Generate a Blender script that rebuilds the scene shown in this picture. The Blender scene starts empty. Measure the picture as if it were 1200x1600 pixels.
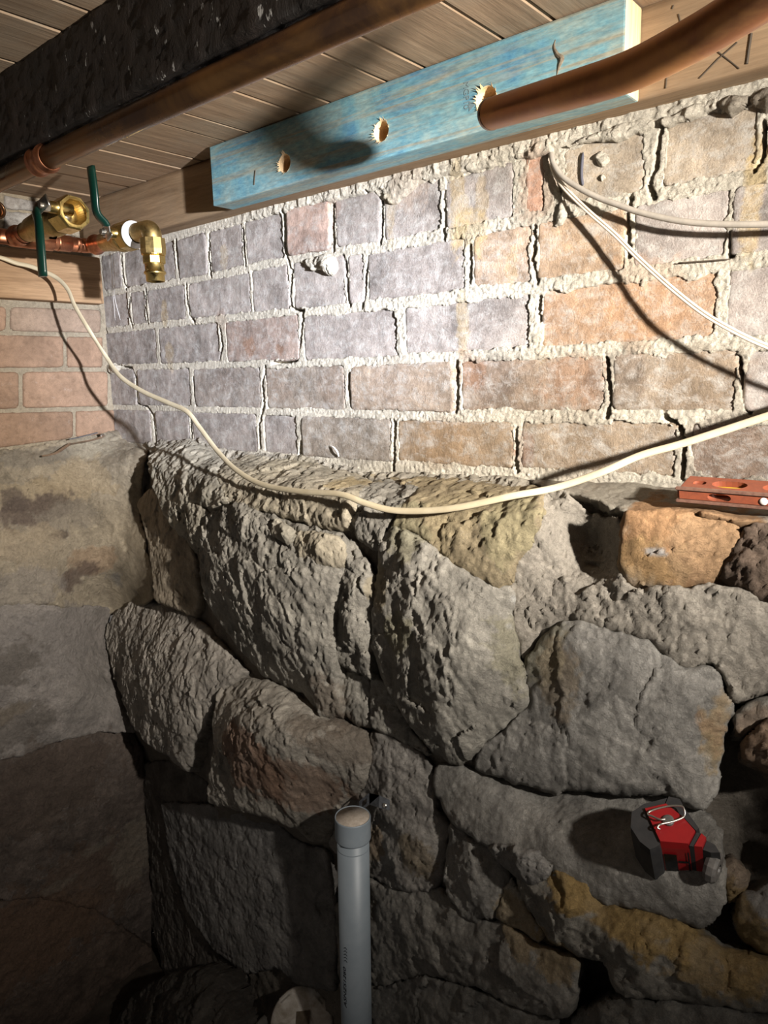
import bpy, bmesh, math, random
import numpy as np
from mathutils import Vector, Matrix

# ------------------------------------------------------------------ camera, world, lights, exposure
SC = bpy.context.scene
COL = SC.collection
F = 1130.0                                   # focal length in pixels of the 1200 x 1600 frame
CAM = np.array([1.665, -0.93, 1.2])
CM = np.array([[0.7598, 0.6497, -0.0250], [0.1010, -0.1561, -0.9826], [-0.6423, 0.7440, -0.1842]])
YAW, PIT, ROL = 0.711176701, 0.185049340, -0.0250053139
_fw = np.array([-math.sin(YAW) * math.cos(PIT), math.cos(YAW) * math.cos(PIT), -math.sin(PIT)])
_rt = np.array([math.cos(YAW), math.sin(YAW), 0.0])
_up = np.cross(_rt, _fw)
CM = np.array([_rt * math.cos(ROL) + _up * math.sin(ROL), -(-_rt * math.sin(ROL) + _up * math.cos(ROL)), _fw])

cd = bpy.data.cameras.new('camera')
cd.sensor_fit = 'HORIZONTAL'; cd.sensor_width = 36.0; cd.lens = F / 1200.0 * 36.0
cd.clip_start = 0.02; cd.clip_end = 50
cam = bpy.data.objects.new('camera', cd); COL.objects.link(cam)
R3 = Matrix((CM[0].tolist(), (-CM[1]).tolist(), (-CM[2]).tolist())).transposed()
cam.matrix_world = Matrix.Translation(CAM.tolist()) @ R3.to_4x4()
SC.camera = cam

w = bpy.data.worlds.new('world'); SC.world = w; w.use_nodes = True
bg = w.node_tree.nodes['Background']
bg.inputs[0].default_value = (1.0, 0.92, 0.85, 1); bg.inputs[1].default_value = 0.115

def spot(name, loc, aim, energy, color, size, blend, radius):
    l = bpy.data.lights.new(name, 'SPOT'); l.energy = energy; l.color = color
    l.spot_size = math.radians(size); l.spot_blend = blend; l.shadow_soft_size = radius
    o = bpy.data.objects.new(name, l); COL.objects.link(o); o.location = loc
    o.rotation_euler = (Vector(aim) - Vector(loc)).to_track_quat('-Z', 'Y').to_euler()
    return o
TORCH = (2.15, -0.565, 1.33)
spot('torch_spill', TORCH, (0.66, 0.0, 1.17), 104.0, (1.0, 0.94, 0.86), 92, 1.0, 0.02)
spot('torch_middle', TORCH, (0.34, 0.0, 1.18), 150.0, (1.0, 0.92, 0.82), 52, 1.0, 0.02)
spot('torch_beam', TORCH, (0.54, 0.0, 1.30), 290.0, (0.66, 0.77, 1.0), 25, 1.0, 0.02)

vs = SC.view_settings
vs.view_transform = 'Standard'; vs.look = 'None'; vs.gamma = 1.0; vs.use_curve_mapping = False
vs.exposure = 0.0

# ------------------------------------------------------------------ pixel -> point on a known plane of the room
def ray(x, y): return CM.T @ np.array([(x - 600) / F, (y - 800) / F, 1.0])
def ony(x, y, Y): r = ray(x, y); return CAM + r * ((Y - CAM[1]) / r[1])
def onx(x, y, X): r = ray(x, y); return CAM + r * ((X - CAM[0]) / r[0])
def onz(x, y, Z): r = ray(x, y); return CAM + r * ((Z - CAM[2]) / r[2])
KY = 0.65                                    # how far the rubble steps out of the brick face, times the table depths
def ond(x, y, d): return CAM + ray(x, y) * d

# ------------------------------------------------------------------ numpy noise
def h2(ix, iy, s):
    a = (ix.astype(np.int64) * 374761393 + iy.astype(np.int64) * 668265263 + s * 2147483647 + s * 40503) & 0xffffffff
    a = ((a ^ (a >> 13)) * 1274126177) & 0xffffffff
    a = ((a ^ (a >> 16)) * 2246822519) & 0xffffffff
    return ((a ^ (a >> 15)) & 0xffffff) / float(0x1000000)
def perlin(x, y, s=0):
    ix, iy = np.floor(x), np.floor(y); fx, fy = x - ix, y - iy
    u, v = fx**3 * (fx * (fx * 6 - 15) + 10), fy**3 * (fy * (fy * 6 - 15) + 10)
    def g(dx, dy):
        a = h2(ix + dx, iy + dy, s) * 6.2831853
        return np.cos(a) * (fx - dx) + np.sin(a) * (fy - dy)
    a, b, c, d = g(0, 0), g(1, 0), g(0, 1), g(1, 1)
    return 1.5 * ((a * (1 - u) + b * u) * (1 - v) + (c * (1 - u) + d * u) * v)
def fbm(x, y, s=0, o=4, g=0.5):
    r = 0; a = 1.0; t = 0
    for k in range(o):
        r = r + a * perlin(x * 2**k, y * 2**k, s + k * 17); t += a; a *= g
    return r / t
def ridged(x, y, s=0, o=3):
    r = 0; a = 1.0; t = 0
    for k in range(o):
        r = r + a * (1 - 2 * np.abs(perlin(x * 2.1**k, y * 2.1**k, s + k * 31))); t += a; a *= 0.5
    return r / t
def facets(x, y, s=0, tilt=0.5, step=0.25):
    ix, iy = np.floor(x), np.floor(y)
    best = np.full(x.shape, 1e9); val = np.zeros(x.shape)
    for dx in (-1, 0, 1):
        for dy in (-1, 0, 1):
            cx, cy = ix + dx, iy + dy
            px, py = cx + h2(cx, cy, s), cy + h2(cx, cy, s + 5)
            d = (x - px)**2 + (y - py)**2
            v = (h2(cx, cy, s + 9) - .5) * 2 * tilt * (x - px) + (h2(cx, cy, s + 11) - .5) * 2 * tilt * (y - py) + (h2(cx, cy, s + 13) - .5) * step
            m = d < best
            best = np.where(m, d, best); val = np.where(m, v, val)
    return val

# ------------------------------------------------------------------ object helpers
def put(o, parent=None):
    COL.objects.link(o)
    if parent is not None: o.parent = parent
    return o
def mesh_np(name, V, Q, mat, parent=None, smooth=True, color=None, attr=None):
    V = np.asarray(V, dtype=np.float32); me = bpy.data.meshes.new(name)
    Q = np.asarray(Q, dtype=np.int32); n = len(Q); k = Q.shape[1]
    me.vertices.add(len(V)); me.vertices.foreach_set('co', V.ravel())
    me.loops.add(n * k); me.loops.foreach_set('vertex_index', Q.ravel())
    me.polygons.add(n); me.polygons.foreach_set('loop_start', np.arange(0, n * k, k, dtype=np.int32))
    me.polygons.foreach_set('loop_total', np.full(n, k, dtype=np.int32))
    me.update(calc_edges=True); me.validate()
    me.polygons.foreach_set('use_smooth', np.full(len(me.polygons), smooth, dtype=bool))
    if attr is not None:
        a = me.color_attributes.new('stain', 'FLOAT_COLOR', 'POINT'); a.data.foreach_set('color', attr.astype(np.float32).ravel())
    me.materials.append(mat)
    o = bpy.data.objects.new(name, me); put(o, parent)
    if color: o.color = (*color, 1)
    return o
def obj(name, bm, mat, parent=None, smooth=False):
    bmesh.ops.recalc_face_normals(bm, faces=bm.faces)
    me = bpy.data.meshes.new(name); bm.to_mesh(me); bm.free()
    for p in me.polygons: p.use_smooth = smooth
    for m in (mat if isinstance(mat, (list, tuple)) else [mat]): me.materials.append(m)
    return put(bpy.data.objects.new(name, me), parent)
def thing(name, label, cat, loc=(0, 0, 0), group=None):
    o = bpy.data.objects.new(name, None); o.empty_display_size = 0.02; COL.objects.link(o)
    o['label'] = label; o['category'] = cat
    if group: o['group'] = group
    o.location = loc
    return o
def settle(root):
    """children were built in world coordinates: keep them there although the root Empty sits at the base"""
    inv = Matrix.Translation(root.location).inverted()
    for c in root.children: c.matrix_parent_inverse = inv
def structure(o): o['kind'] = 'structure'; return o
def box(bm, lo, hi, bevel=0.0):
    vs_ = [bm.verts.new((x, y, z)) for x in (lo[0], hi[0]) for y in (lo[1], hi[1]) for z in (lo[2], hi[2])]
    f = [(0, 1, 3, 2), (4, 6, 7, 5), (0, 4, 5, 1), (2, 3, 7, 6), (0, 2, 6, 4), (1, 5, 7, 3)]
    fs = [bm.faces.new([vs_[i] for i in q]) for q in f]
    if bevel:
        es = list({e for q in fs for e in q.edges})
        bmesh.ops.bevel(bm, geom=es, offset=bevel, segments=2, affect='EDGES', profile=0.6)
def frame(d):
    d = np.asarray(d, float); d = d / np.linalg.norm(d)
    a = np.array([0, 0, 1.0]) if abs(d[2]) < 0.9 else np.array([1.0, 0, 0])
    u = np.cross(a, d); u /= np.linalg.norm(u)
    return d, u, np.cross(d, u)
def lathe(bm, A, d, prof, seg=32, phase=0.0, cap=True):
    d, u, v = frame(d); A = np.asarray(A, float); rings = []
    for t, r in prof:
        rings.append([bm.verts.new((A + d * t + (u * math.cos(phase + 2 * math.pi * i / seg) + v * math.sin(phase + 2 * math.pi * i / seg)) * r).tolist()) for i in range(seg)])
    for a, b in zip(rings, rings[1:]):
        for i in range(seg): bm.faces.new((a[i], a[(i + 1) % seg], b[(i + 1) % seg], b[i]))
    if cap:
        bm.faces.new(rings[0][::-1]); bm.faces.new(rings[-1])
def spline(pts, n=8):
    P = np.asarray(pts, float); P = np.vstack([2 * P[0] - P[1], P, 2 * P[-1] - P[-2]]); out = []
    for i in range(1, len(P) - 2):
        for t in np.linspace(0, 1, n, endpoint=False):
            a, b, c, d = P[i - 1:i + 3]
            out.append(0.5 * (2 * b + (c - a) * t + (2 * a - 5 * b + 4 * c - d) * t**2 + (3 * b - a - 3 * c + d) * t**3))
    out.append(P[-2]); return np.array(out)
def tube(bm, pts, r, seg=12, flat=None, cap=True):
    """round tube (or a flat oval one: flat = (width, height, reference normal)) along a polyline"""
    P = np.asarray(pts, float); rings = []; n = len(P)
    T = np.gradient(P, axis=0); T /= np.linalg.norm(T, axis=1)[:, None]
    ref = np.array([0, -1.0, 0]) if flat is None else np.asarray(flat[2], float)
    for i in range(n):
        u = ref - T[i] * (ref @ T[i]); u /= max(np.linalg.norm(u), 1e-6); v = np.cross(T[i], u)
        rr = r[i] if hasattr(r, '__len__') else r
        a_, b_ = (rr, rr) if flat is None else (flat[1] / 2, flat[0] / 2)
        rings.append([bm.verts.new((P[i] + u * a_ * math.cos(2 * math.pi * k / seg) + v * b_ * math.sin(2 * math.pi * k / seg)).tolist()) for k in range(seg)])
    for a, b in zip(rings, rings[1:]):
        for k in range(seg): bm.faces.new((a[k], a[(k + 1) % seg], b[(k + 1) % seg], b[k]))
    if cap: bm.faces.new(rings[0][::-1]); bm.faces.new(rings[-1])

# ------------------------------------------------------------------ materials
def mat(name):
    m = bpy.data.materials.new(name); m.use_nodes = True
    nt = m.node_tree; b = nt.nodes['Principled BSDF']
    return m, nt, b
def N(nt, kind, **kw):
    n = nt.nodes.new(kind)
    for k, v in kw.items():
        if k.startswith('i_'):
            key = k[2:]; key = int(key) if key.isdigit() else key.replace('_', ' ')
            n.inputs[key].default_value = v
        else: setattr(n, k, v)
    return n
def mix(nt, fac, a, b, blend='MIX'):
    n = nt.nodes.new('ShaderNodeMix'); n.data_type = 'RGBA'; n.blend_type = blend
    for s, val in ((0, fac), (6, a), (7, b)):
        if hasattr(val, 'links') or hasattr(val, 'is_linked'): nt.links.new(val, n.inputs[s])
        else: n.inputs[s].default_value = val if s == 0 else (*val, 1)
    return n.outputs[2]
def ramp(nt, src, stops):
    r = nt.nodes.new('ShaderNodeValToRGB'); e = r.color_ramp.elements
    e[0].position, e[0].color = stops[0][0], (*stops[0][1], 1); e[1].position, e[1].color = stops[-1][0], (*stops[-1][1], 1)
    for p, c in stops[1:-1]: x = e.new(p); x.color = (*c, 1)
    nt.links.new(src, r.inputs[0]); return r.outputs[0]
def coords(nt, scale=(1, 1, 1), rot=(0, 0, 0), obj_rand=False, world=True):
    g = nt.nodes.new('ShaderNodeNewGeometry') if world else nt.nodes.new('ShaderNodeTexCoord')
    m = N(nt, 'ShaderNodeMapping'); m.inputs['Scale'].default_value = scale; m.inputs['Rotation'].default_value = rot
    nt.links.new(g.outputs['Position' if world else 'Object'], m.inputs[0]); out = m.outputs[0]
    if obj_rand:
        oi = nt.nodes.new('ShaderNodeObjectInfo'); mu = N(nt, 'ShaderNodeMath', operation='MULTIPLY', i_1=37.0)
        nt.links.new(oi.outputs['Random'], mu.inputs[0])
        ad = N(nt, 'ShaderNodeVectorMath', operation='ADD'); nt.links.new(out, ad.inputs[0]); nt.links.new(mu.outputs[0], ad.inputs[1]); out = ad.outputs[0]
    return out
def noise(nt, vec, scale, detail=6, rough=0.6, dist=0.0):
    n = N(nt, 'ShaderNodeTexNoise'); n.inputs['Scale'].default_value = scale; n.inputs['Detail'].default_value = detail
    n.inputs['Roughness'].default_value = rough; n.inputs['Distortion'].default_value = dist
    nt.links.new(vec, n.inputs['Vector']); return n.outputs['Fac']
def bump(nt, b, height, strength, dist, prev=None):
    n = N(nt, 'ShaderNodeBump'); n.inputs['Strength'].default_value = strength; n.inputs['Distance'].default_value = dist
    nt.links.new(height, n.inputs['Height'])
    if prev is not None: nt.links.new(prev, n.inputs['Normal'])
    nt.links.new(n.outputs[0], b.inputs['Normal']); return n.outputs[0]

def masonry_mat(name, var=(0.55, 1.35), speck=0.35, fine=0.5, coarse=0.6, grain=900, white=0.0, white_at=(0.52, 0.7), flake=0.0):
    """object colour x mottling, painted stains from the 'stain' attribute (rgb, alpha = amount), pale bloom, grain"""
    m, nt, b = mat(name); L = nt.links
    oi = nt.nodes.new('ShaderNodeObjectInfo'); v = coords(nt, obj_rand=True)
    n1 = noise(nt, v, 14, 8, 0.62, 0.6); n2 = noise(nt, v, 90, 6, 0.7); n3 = noise(nt, v, grain, 3, 0.7)
    c = mix(nt, 1.0, oi.outputs['Color'], ramp(nt, n1, [(0.3, (var[0],) * 3), (0.7, (var[1],) * 3)]), 'MULTIPLY')
    at = N(nt, 'ShaderNodeAttribute', attribute_name='stain')
    c = mix(nt, at.outputs['Alpha'], c, at.outputs['Color'])
    c = mix(nt, speck, c, ramp(nt, n2, [(0.3, (0.45, 0.43, 0.40)), (0.5, (1, 1, 1)), (0.72, (1.35, 1.33, 1.28))]), 'MULTIPLY')
    c = mix(nt, 0.5, c, ramp(nt, n3, [(0.3, (0.62, 0.60, 0.57)), (0.7, (1.3, 1.3, 1.3))]), 'MULTIPLY')
    if white:
        n4 = noise(nt, coords(nt, (1, 1, 1.5)), 38, 10, 0.78, 0.35)
        f = ramp(nt, n4, [(white_at[0], (0, 0, 0)), (white_at[1], (white,) * 3)])
        c = mix(nt, f, c, (0.56, 0.55, 0.52))
    L.new(c, b.inputs['Base Color']); b.inputs['Roughness'].default_value = 0.95
    b.inputs['Specular IOR Level'].default_value = 0.15
    ad = N(nt, 'ShaderNodeMath', operation='MULTIPLY_ADD', i_1=0.55)
    nb = noise(nt, v, 160, 8, 0.75, 0.4); L.new(nb, ad.inputs[0]); L.new(noise(nt, v, 420, 4, 0.7), ad.inputs[2])
    p = bump(nt, b, nb, coarse, 0.004)
    if flake:
        rg = N(nt, 'ShaderNodeTexNoise', noise_type='RIDGED_MULTIFRACTAL'); rg.inputs['Scale'].default_value = 55; rg.inputs['Detail'].default_value = 7
        rg.inputs['Roughness'].default_value = 0.6; rg.inputs['Distortion'].default_value = 0.6; L.new(v, rg.inputs['Vector'])
        p = bump(nt, b, rg.outputs['Fac'], flake, 0.0035, p)
    bump(nt, b, ad.outputs[0], fine, 0.0015, p)
    return m
M_STONE = masonry_mat('rough_sandstone', coarse=1.0, fine=0.9, flake=0.9)
M_MORTAR = masonry_mat('lime_mortar', (0.8, 1.15), 0.3, 1.0, 1.0, 700, flake=0.4)
M_BRICK = masonry_mat('dusty_brick', (0.6, 1.35), 0.45, 0.7, 0.5, 700, white=0.85, white_at=(0.47, 0.74))
M_BRICK_LEFT = masonry_mat('brown_brick', (0.75, 1.2), 0.4, 0.5, 0.35, 800, white=0.35, white_at=(0.58, 0.8))

def wood_mat(name, c1, c2, axis, scale=1.0, rough=0.8, dirt=None, bumpy=0.4, rings=26):
    m, nt, b = mat(name); L = nt.links
    s = {'X': (0.06, 1, 1), 'Y': (1, 0.06, 1), 'Z': (1, 1, 0.06)}[axis]
    v = coords(nt, tuple(k * scale for k in s), obj_rand=True)
    n1 = noise(nt, v, rings, 5, 0.6, 0.8); n2 = noise(nt, v, 220, 4, 0.7)
    c = ramp(nt, n1, [(0.32, c1), (0.68, c2)])
    c = mix(nt, 0.6, c, ramp(nt, n2, [(0.3, (0.55, 0.53, 0.5)), (0.7, (1.25, 1.25, 1.25))]), 'MULTIPLY')
    if dirt:
        d = noise(nt, coords(nt), 9, 8, 0.7, 0.8)
        c = mix(nt, ramp(nt, d, [(0.45, (0, 0, 0)), (0.7, (0.8,) * 3)]), c, dirt)
    L.new(c, b.inputs['Base Color']); b.inputs['Roughness'].default_value = rough
    b.inputs['Specular IOR Level'].default_value = 0.25
    bump(nt, b, n2, bumpy, 0.0012, bump(nt, b, n1, bumpy, 0.002))
    return m
M_BOARD = wood_mat('old_floorboard', (0.24, 0.165, 0.105), (0.42, 0.30, 0.20), 'Y', dirt=(0.30, 0.24, 0.175))
M_PLATE = wood_mat('brown_hardwood', (0.20, 0.13, 0.075), (0.34, 0.235, 0.14), 'X', dirt=(0.26, 0.19, 0.12))
M_BLOCK = wood_mat('brown_hardwood_block', (0.25, 0.155, 0.085), (0.36, 0.235, 0.135), 'Y')
M_PALE = wood_mat('fresh_pine', (0.72, 0.50, 0.27), (0.86, 0.68, 0.43), 'Z', bumpy=0.3)
def joist_mat():
    m, nt, b = mat('tarred_joist'); L = nt.links
    v = coords(nt, (0.35, 1, 0.12)); n1 = noise(nt, v, 60, 8, 0.7, 0.5); n2 = noise(nt, coords(nt, (1, 1, 0.4)), 120, 3, 0.6)
    c = ramp(nt, n1, [(0.3, (0.004, 0.003, 0.002)), (0.7, (0.016, 0.010, 0.007))])
    c = mix(nt, ramp(nt, n2, [(0.665, (0, 0, 0)), (0.71, (0.75,) * 3)]), c, (0.36, 0.35, 0.33))
    L.new(c, b.inputs['Base Color']); b.inputs['Roughness'].default_value = 0.6
    bump(nt, b, n1, 0.9, 0.006); return m
M_JOIST = joist_mat()
def blue_mat():
    m, nt, b = mat('blue_treated_pine'); L = nt.links
    v = coords(nt, (0.10, 1, 1)); n1 = noise(nt, v, 30, 4, 0.55, 1.4); n2 = noise(nt, coords(nt, (0.25, 1, 1)), 260, 4, 0.7)
    n3 = noise(nt, coords(nt, (0.6, 1, 1)), 11, 6, 0.7, 0.5)
    wv = noise(nt, coords(nt, (0.035, 1, 1), (0, 0.04, 0)), 95, 3, 0.6, 0.5)
    c = ramp(nt, n3, [(0.33, (0.06, 0.21, 0.36)), (0.48, (0.15, 0.32, 0.38)), (0.66, (0.30, 0.38, 0.35))])
    c = mix(nt, ramp(nt, wv, [(0.47, (0, 0, 0)), (0.66, (0.8,) * 3)]), c, (0.29, 0.26, 0.185))
    c = mix(nt, 0.75, c, ramp(nt, n2, [(0.32, (0.55, 0.60, 0.62)), (0.7, (1.35, 1.28, 1.2))]), 'MULTIPLY')
    L.new(c, b.inputs['Base Color']); b.inputs['Roughness'].default_value = 0.75
    bump(nt, b, n2, 0.35, 0.0008, bump(nt, b, n1, 0.3, 0.001)); return m
M_BLUE = blue_mat()
def metal_mat(name, c, rough, c2=None, scale=40, metallic=1.0, mottle=0.5, at=(0.4, 0.62)):
    m, nt, b = mat(name); L = nt.links
    v = coords(nt); n1 = noise(nt, v, scale, 6, 0.65, 0.8)
    if c2: L.new(ramp(nt, n1, [(at[0], c), (at[1], c2)]), b.inputs['Base Color'])
    else: b.inputs['Base Color'].default_value = (*c, 1)
    b.inputs['Metallic'].default_value = metallic
    L.new(ramp(nt, n1, [(0.3, (max(rough - 0.1, 0.05),) * 3), (0.7, (min(rough + 0.15, 1),) * 3)]), b.inputs['Roughness'])
    return m
M_COPPER = metal_mat('aged_copper', (0.30, 0.13, 0.06), 0.38, (0.42, 0.20, 0.07), 18, 0.85)
M_COPPER_DULL = metal_mat('dull_brown_copper', (0.11, 0.062, 0.040), 0.27, (0.24, 0.125, 0.048), 10, 0.9)
M_COPPER_NEW = metal_mat('bright_copper', (0.80, 0.42, 0.27), 0.28, (0.66, 0.31, 0.19), 50)
M_COPPER_FIT = metal_mat('copper_fitting', (0.55, 0.24, 0.13), 0.38, (0.33, 0.13, 0.07), 60)
M_BRASS = metal_mat('brass', (0.62, 0.45, 0.17), 0.30, (0.50, 0.36, 0.13), 70)
M_BRASS_CAST = metal_mat('cast_brass', (0.50, 0.36, 0.15), 0.42, (0.40, 0.28, 0.11), 150)
M_STEEL = metal_mat('zinc_steel', (0.62, 0.60, 0.56), 0.32, (0.45, 0.42, 0.36), 60)
M_GALV = metal_mat('grey_galvanised', (0.26, 0.28, 0.31), 0.5, (0.17, 0.18, 0.20), 90, 0.6)
def plain(name, c, rough=0.6, c2=None, scale=60, bumpy=0.0, spec=0.5):
    m, nt, b = mat(name); b.inputs['Roughness'].default_value = rough; b.inputs['Specular IOR Level'].default_value = spec
    n = noise(nt, coords(nt), scale, 6, 0.65, 0.4)
    if c2: nt.links.new(ramp(nt, n, [(0.38, c), (0.66, c2)]), b.inputs['Base Color'])
    else: b.inputs['Base Color'].default_value = (*c, 1)
    if bumpy: bump(nt, b, n, bumpy, 0.002)
    return m
M_TAPE = plain('white_thread_tape', (0.85, 0.84, 0.82), 0.6)
M_LEVER = plain('dark_green_vinyl', (0.003, 0.026, 0.018), 0.30)
M_CREAM = plain('cream_cable_sheath', (0.47, 0.40, 0.27), 0.5, (0.55, 0.48, 0.34), 30)
M_WHITE_WIRE = plain('white_twin_wire', (0.68, 0.60, 0.50), 0.45, (0.60, 0.51, 0.41), 60)
M_GREY_CABLE = plain('grey_cable_sheath', (0.30, 0.27, 0.23), 0.55, (0.38, 0.34, 0.29), 60)
M_BROWN_WIRE = plain('brown_conductor', (0.20, 0.10, 0.05), 0.5)
M_PVC = plain('grey_white_pvc', (0.18, 0.21, 0.235), 0.45, (0.22, 0.25, 0.275), 12)
M_DUSTY_CAP = plain('dusty_cap_top', (0.30, 0.25, 0.20), 0.9, (0.42, 0.36, 0.30), 120)
M_INK = plain('black_ink', (0.006, 0.006, 0.012), 0.5)
M_STAMP = plain('faded_stamp_ink', (0.14, 0.20, 0.22), 0.8)
M_RED = plain('red_tool_plastic', (0.25, 0.006, 0.008), 0.42, (0.21, 0.005, 0.007), 40)
M_BLACK = plain('black_rubber', (0.012, 0.012, 0.013), 0.62, (0.022, 0.021, 0.021), 80)
M_GREY_PLASTIC = plain('dark_grey_plastic', (0.07, 0.065, 0.06), 0.5, (0.12, 0.11, 0.10), 120)
M_WINDOW = plain('dark_tool_window', (0.010, 0.011, 0.013), 0.12)
M_LEVEL = plain('worn_red_brown_paint', (0.25, 0.065, 0.030), 0.42, (0.17, 0.05, 0.028), 120)
M_LEVEL_EDGE = plain('worn_brown_edge', (0.19, 0.105, 0.075), 0.40, (0.12, 0.06, 0.045), 160)
M_VIAL = plain('amber_vial', (0.62, 0.36, 0.02), 0.15)
M_ORANGE = plain('orange_vial_holder', (0.75, 0.20, 0.05), 0.4)
M_WHITE_SCREW = plain('white_dab', (0.75, 0.70, 0.66), 0.5)
M_TEAL = plain('teal_tag', (0.22, 0.42, 0.38), 0.5)
M_LID = plain('dusty_white_lid', (0.42, 0.39, 0.35), 0.7, (0.20, 0.17, 0.13), 30)
M_DIRT = plain('damp_black_dirt', (0.030, 0.024, 0.019), 0.95, (0.055, 0.045, 0.036), 25, 0.8, 0.1)
M_SHEET = plain('black_plastic_sheet', (0.02, 0.019, 0.018), 0.55, (0.045, 0.042, 0.038), 14, 0.5)
M_PENCIL = plain('dark_pencil_line', (0.06, 0.045, 0.03), 0.8)
M_CHALK = plain('dark_blue_crayon', (0.07, 0.07, 0.09), 0.7)

# ------------------------------------------------------------------ stains: (pixel x, y, depth plane y, radius m, colour, strength), one place each in the room
STAINS = []
def stain(px, py, Y, r, col, k=0.8, ax=None, sz=1.0):
    P = onx(px, py, ax) if ax is not None else ony(px, py, Y * KY)
    STAINS.append((P, r, col, k, sz))
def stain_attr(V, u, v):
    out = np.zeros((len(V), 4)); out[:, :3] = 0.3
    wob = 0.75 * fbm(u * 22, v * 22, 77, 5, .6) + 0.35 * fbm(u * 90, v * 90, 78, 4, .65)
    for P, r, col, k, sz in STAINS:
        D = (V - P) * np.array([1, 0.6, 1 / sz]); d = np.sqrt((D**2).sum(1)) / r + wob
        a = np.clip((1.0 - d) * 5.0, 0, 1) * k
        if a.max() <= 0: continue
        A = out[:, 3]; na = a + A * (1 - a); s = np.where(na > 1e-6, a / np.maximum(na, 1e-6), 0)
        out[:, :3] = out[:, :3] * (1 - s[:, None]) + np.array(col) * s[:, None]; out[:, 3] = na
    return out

# ------------------------------------------------------------------ relief builder: a closed-rim stone grown as a height field over its own outline
def basis(n):
    n = np.array(n, float); n /= np.linalg.norm(n)
    u = np.cross(np.array([0, 0, 1.0]), n); u /= np.linalg.norm(u)
    return u, np.cross(n, u), n
NB = basis((0.22, -0.80, 0.50))      # rubble of the back wall
NL = basis((0.80, -0.35, 0.40))      # rubble of the left wall
NBR = basis((0, -1, 0)); NLR = basis((1, 0, 0))
def tps(C, H, Q, reg=1e-4):
    n = len(C)
    def k(r2): return 0.5 * r2 * np.log(r2 + 1e-12)
    D = ((C[:, None] - C[None])**2).sum(2); A = np.zeros((n + 3, n + 3))
    A[:n, :n] = k(D) + np.eye(n) * reg; A[:n, n] = 1; A[:n, n + 1:] = C; A[n, :n] = 1; A[n + 1:, :n] = C.T
    wgt = np.linalg.lstsq(A, np.concatenate([H, np.zeros(3)]), rcond=None)[0]
    out = np.zeros(len(Q))
    for s in range(0, len(Q), 20000):
        q = Q[s:s + 20000]; d = ((q[:, None] - C[None])**2).sum(2)
        out[s:s + 20000] = k(d) @ wgt[:n] + wgt[n] + q @ wgt[n + 1:]
    return out
def poly_dist(Q, P):
    A, B = P, np.roll(P, -1, axis=0); AB = B - A; L2 = (AB**2).sum(1) + 1e-15
    dist = np.empty(len(Q)); near = np.empty((len(Q), 2)); ins = np.empty(len(Q), bool)
    for s in range(0, len(Q), 6000):
        q = Q[s:s + 6000]; d = q[:, None] - A[None]
        t = np.clip((d * AB[None]).sum(2) / L2, 0, 1); c = A[None] + t[..., None] * AB[None]
        dd = ((q[:, None] - c)**2).sum(2); j = dd.argmin(1)
        dist[s:s + 6000] = np.sqrt(dd[np.arange(len(q)), j]); near[s:s + 6000] = c[np.arange(len(q)), j]
        y0, y1, yq = A[None, :, 1], B[None, :, 1], q[:, 1:2]
        cr = ((y0 > yq) != (y1 > yq)) & (q[:, :1] < (B[None, :, 0] - A[None, :, 0]) * (yq - y0) / (y1 - y0 + 1e-15) + A[None, :, 0])
        ins[s:s + 6000] = cr.sum(1) % 2 == 1
    return dist, near, ins
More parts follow.
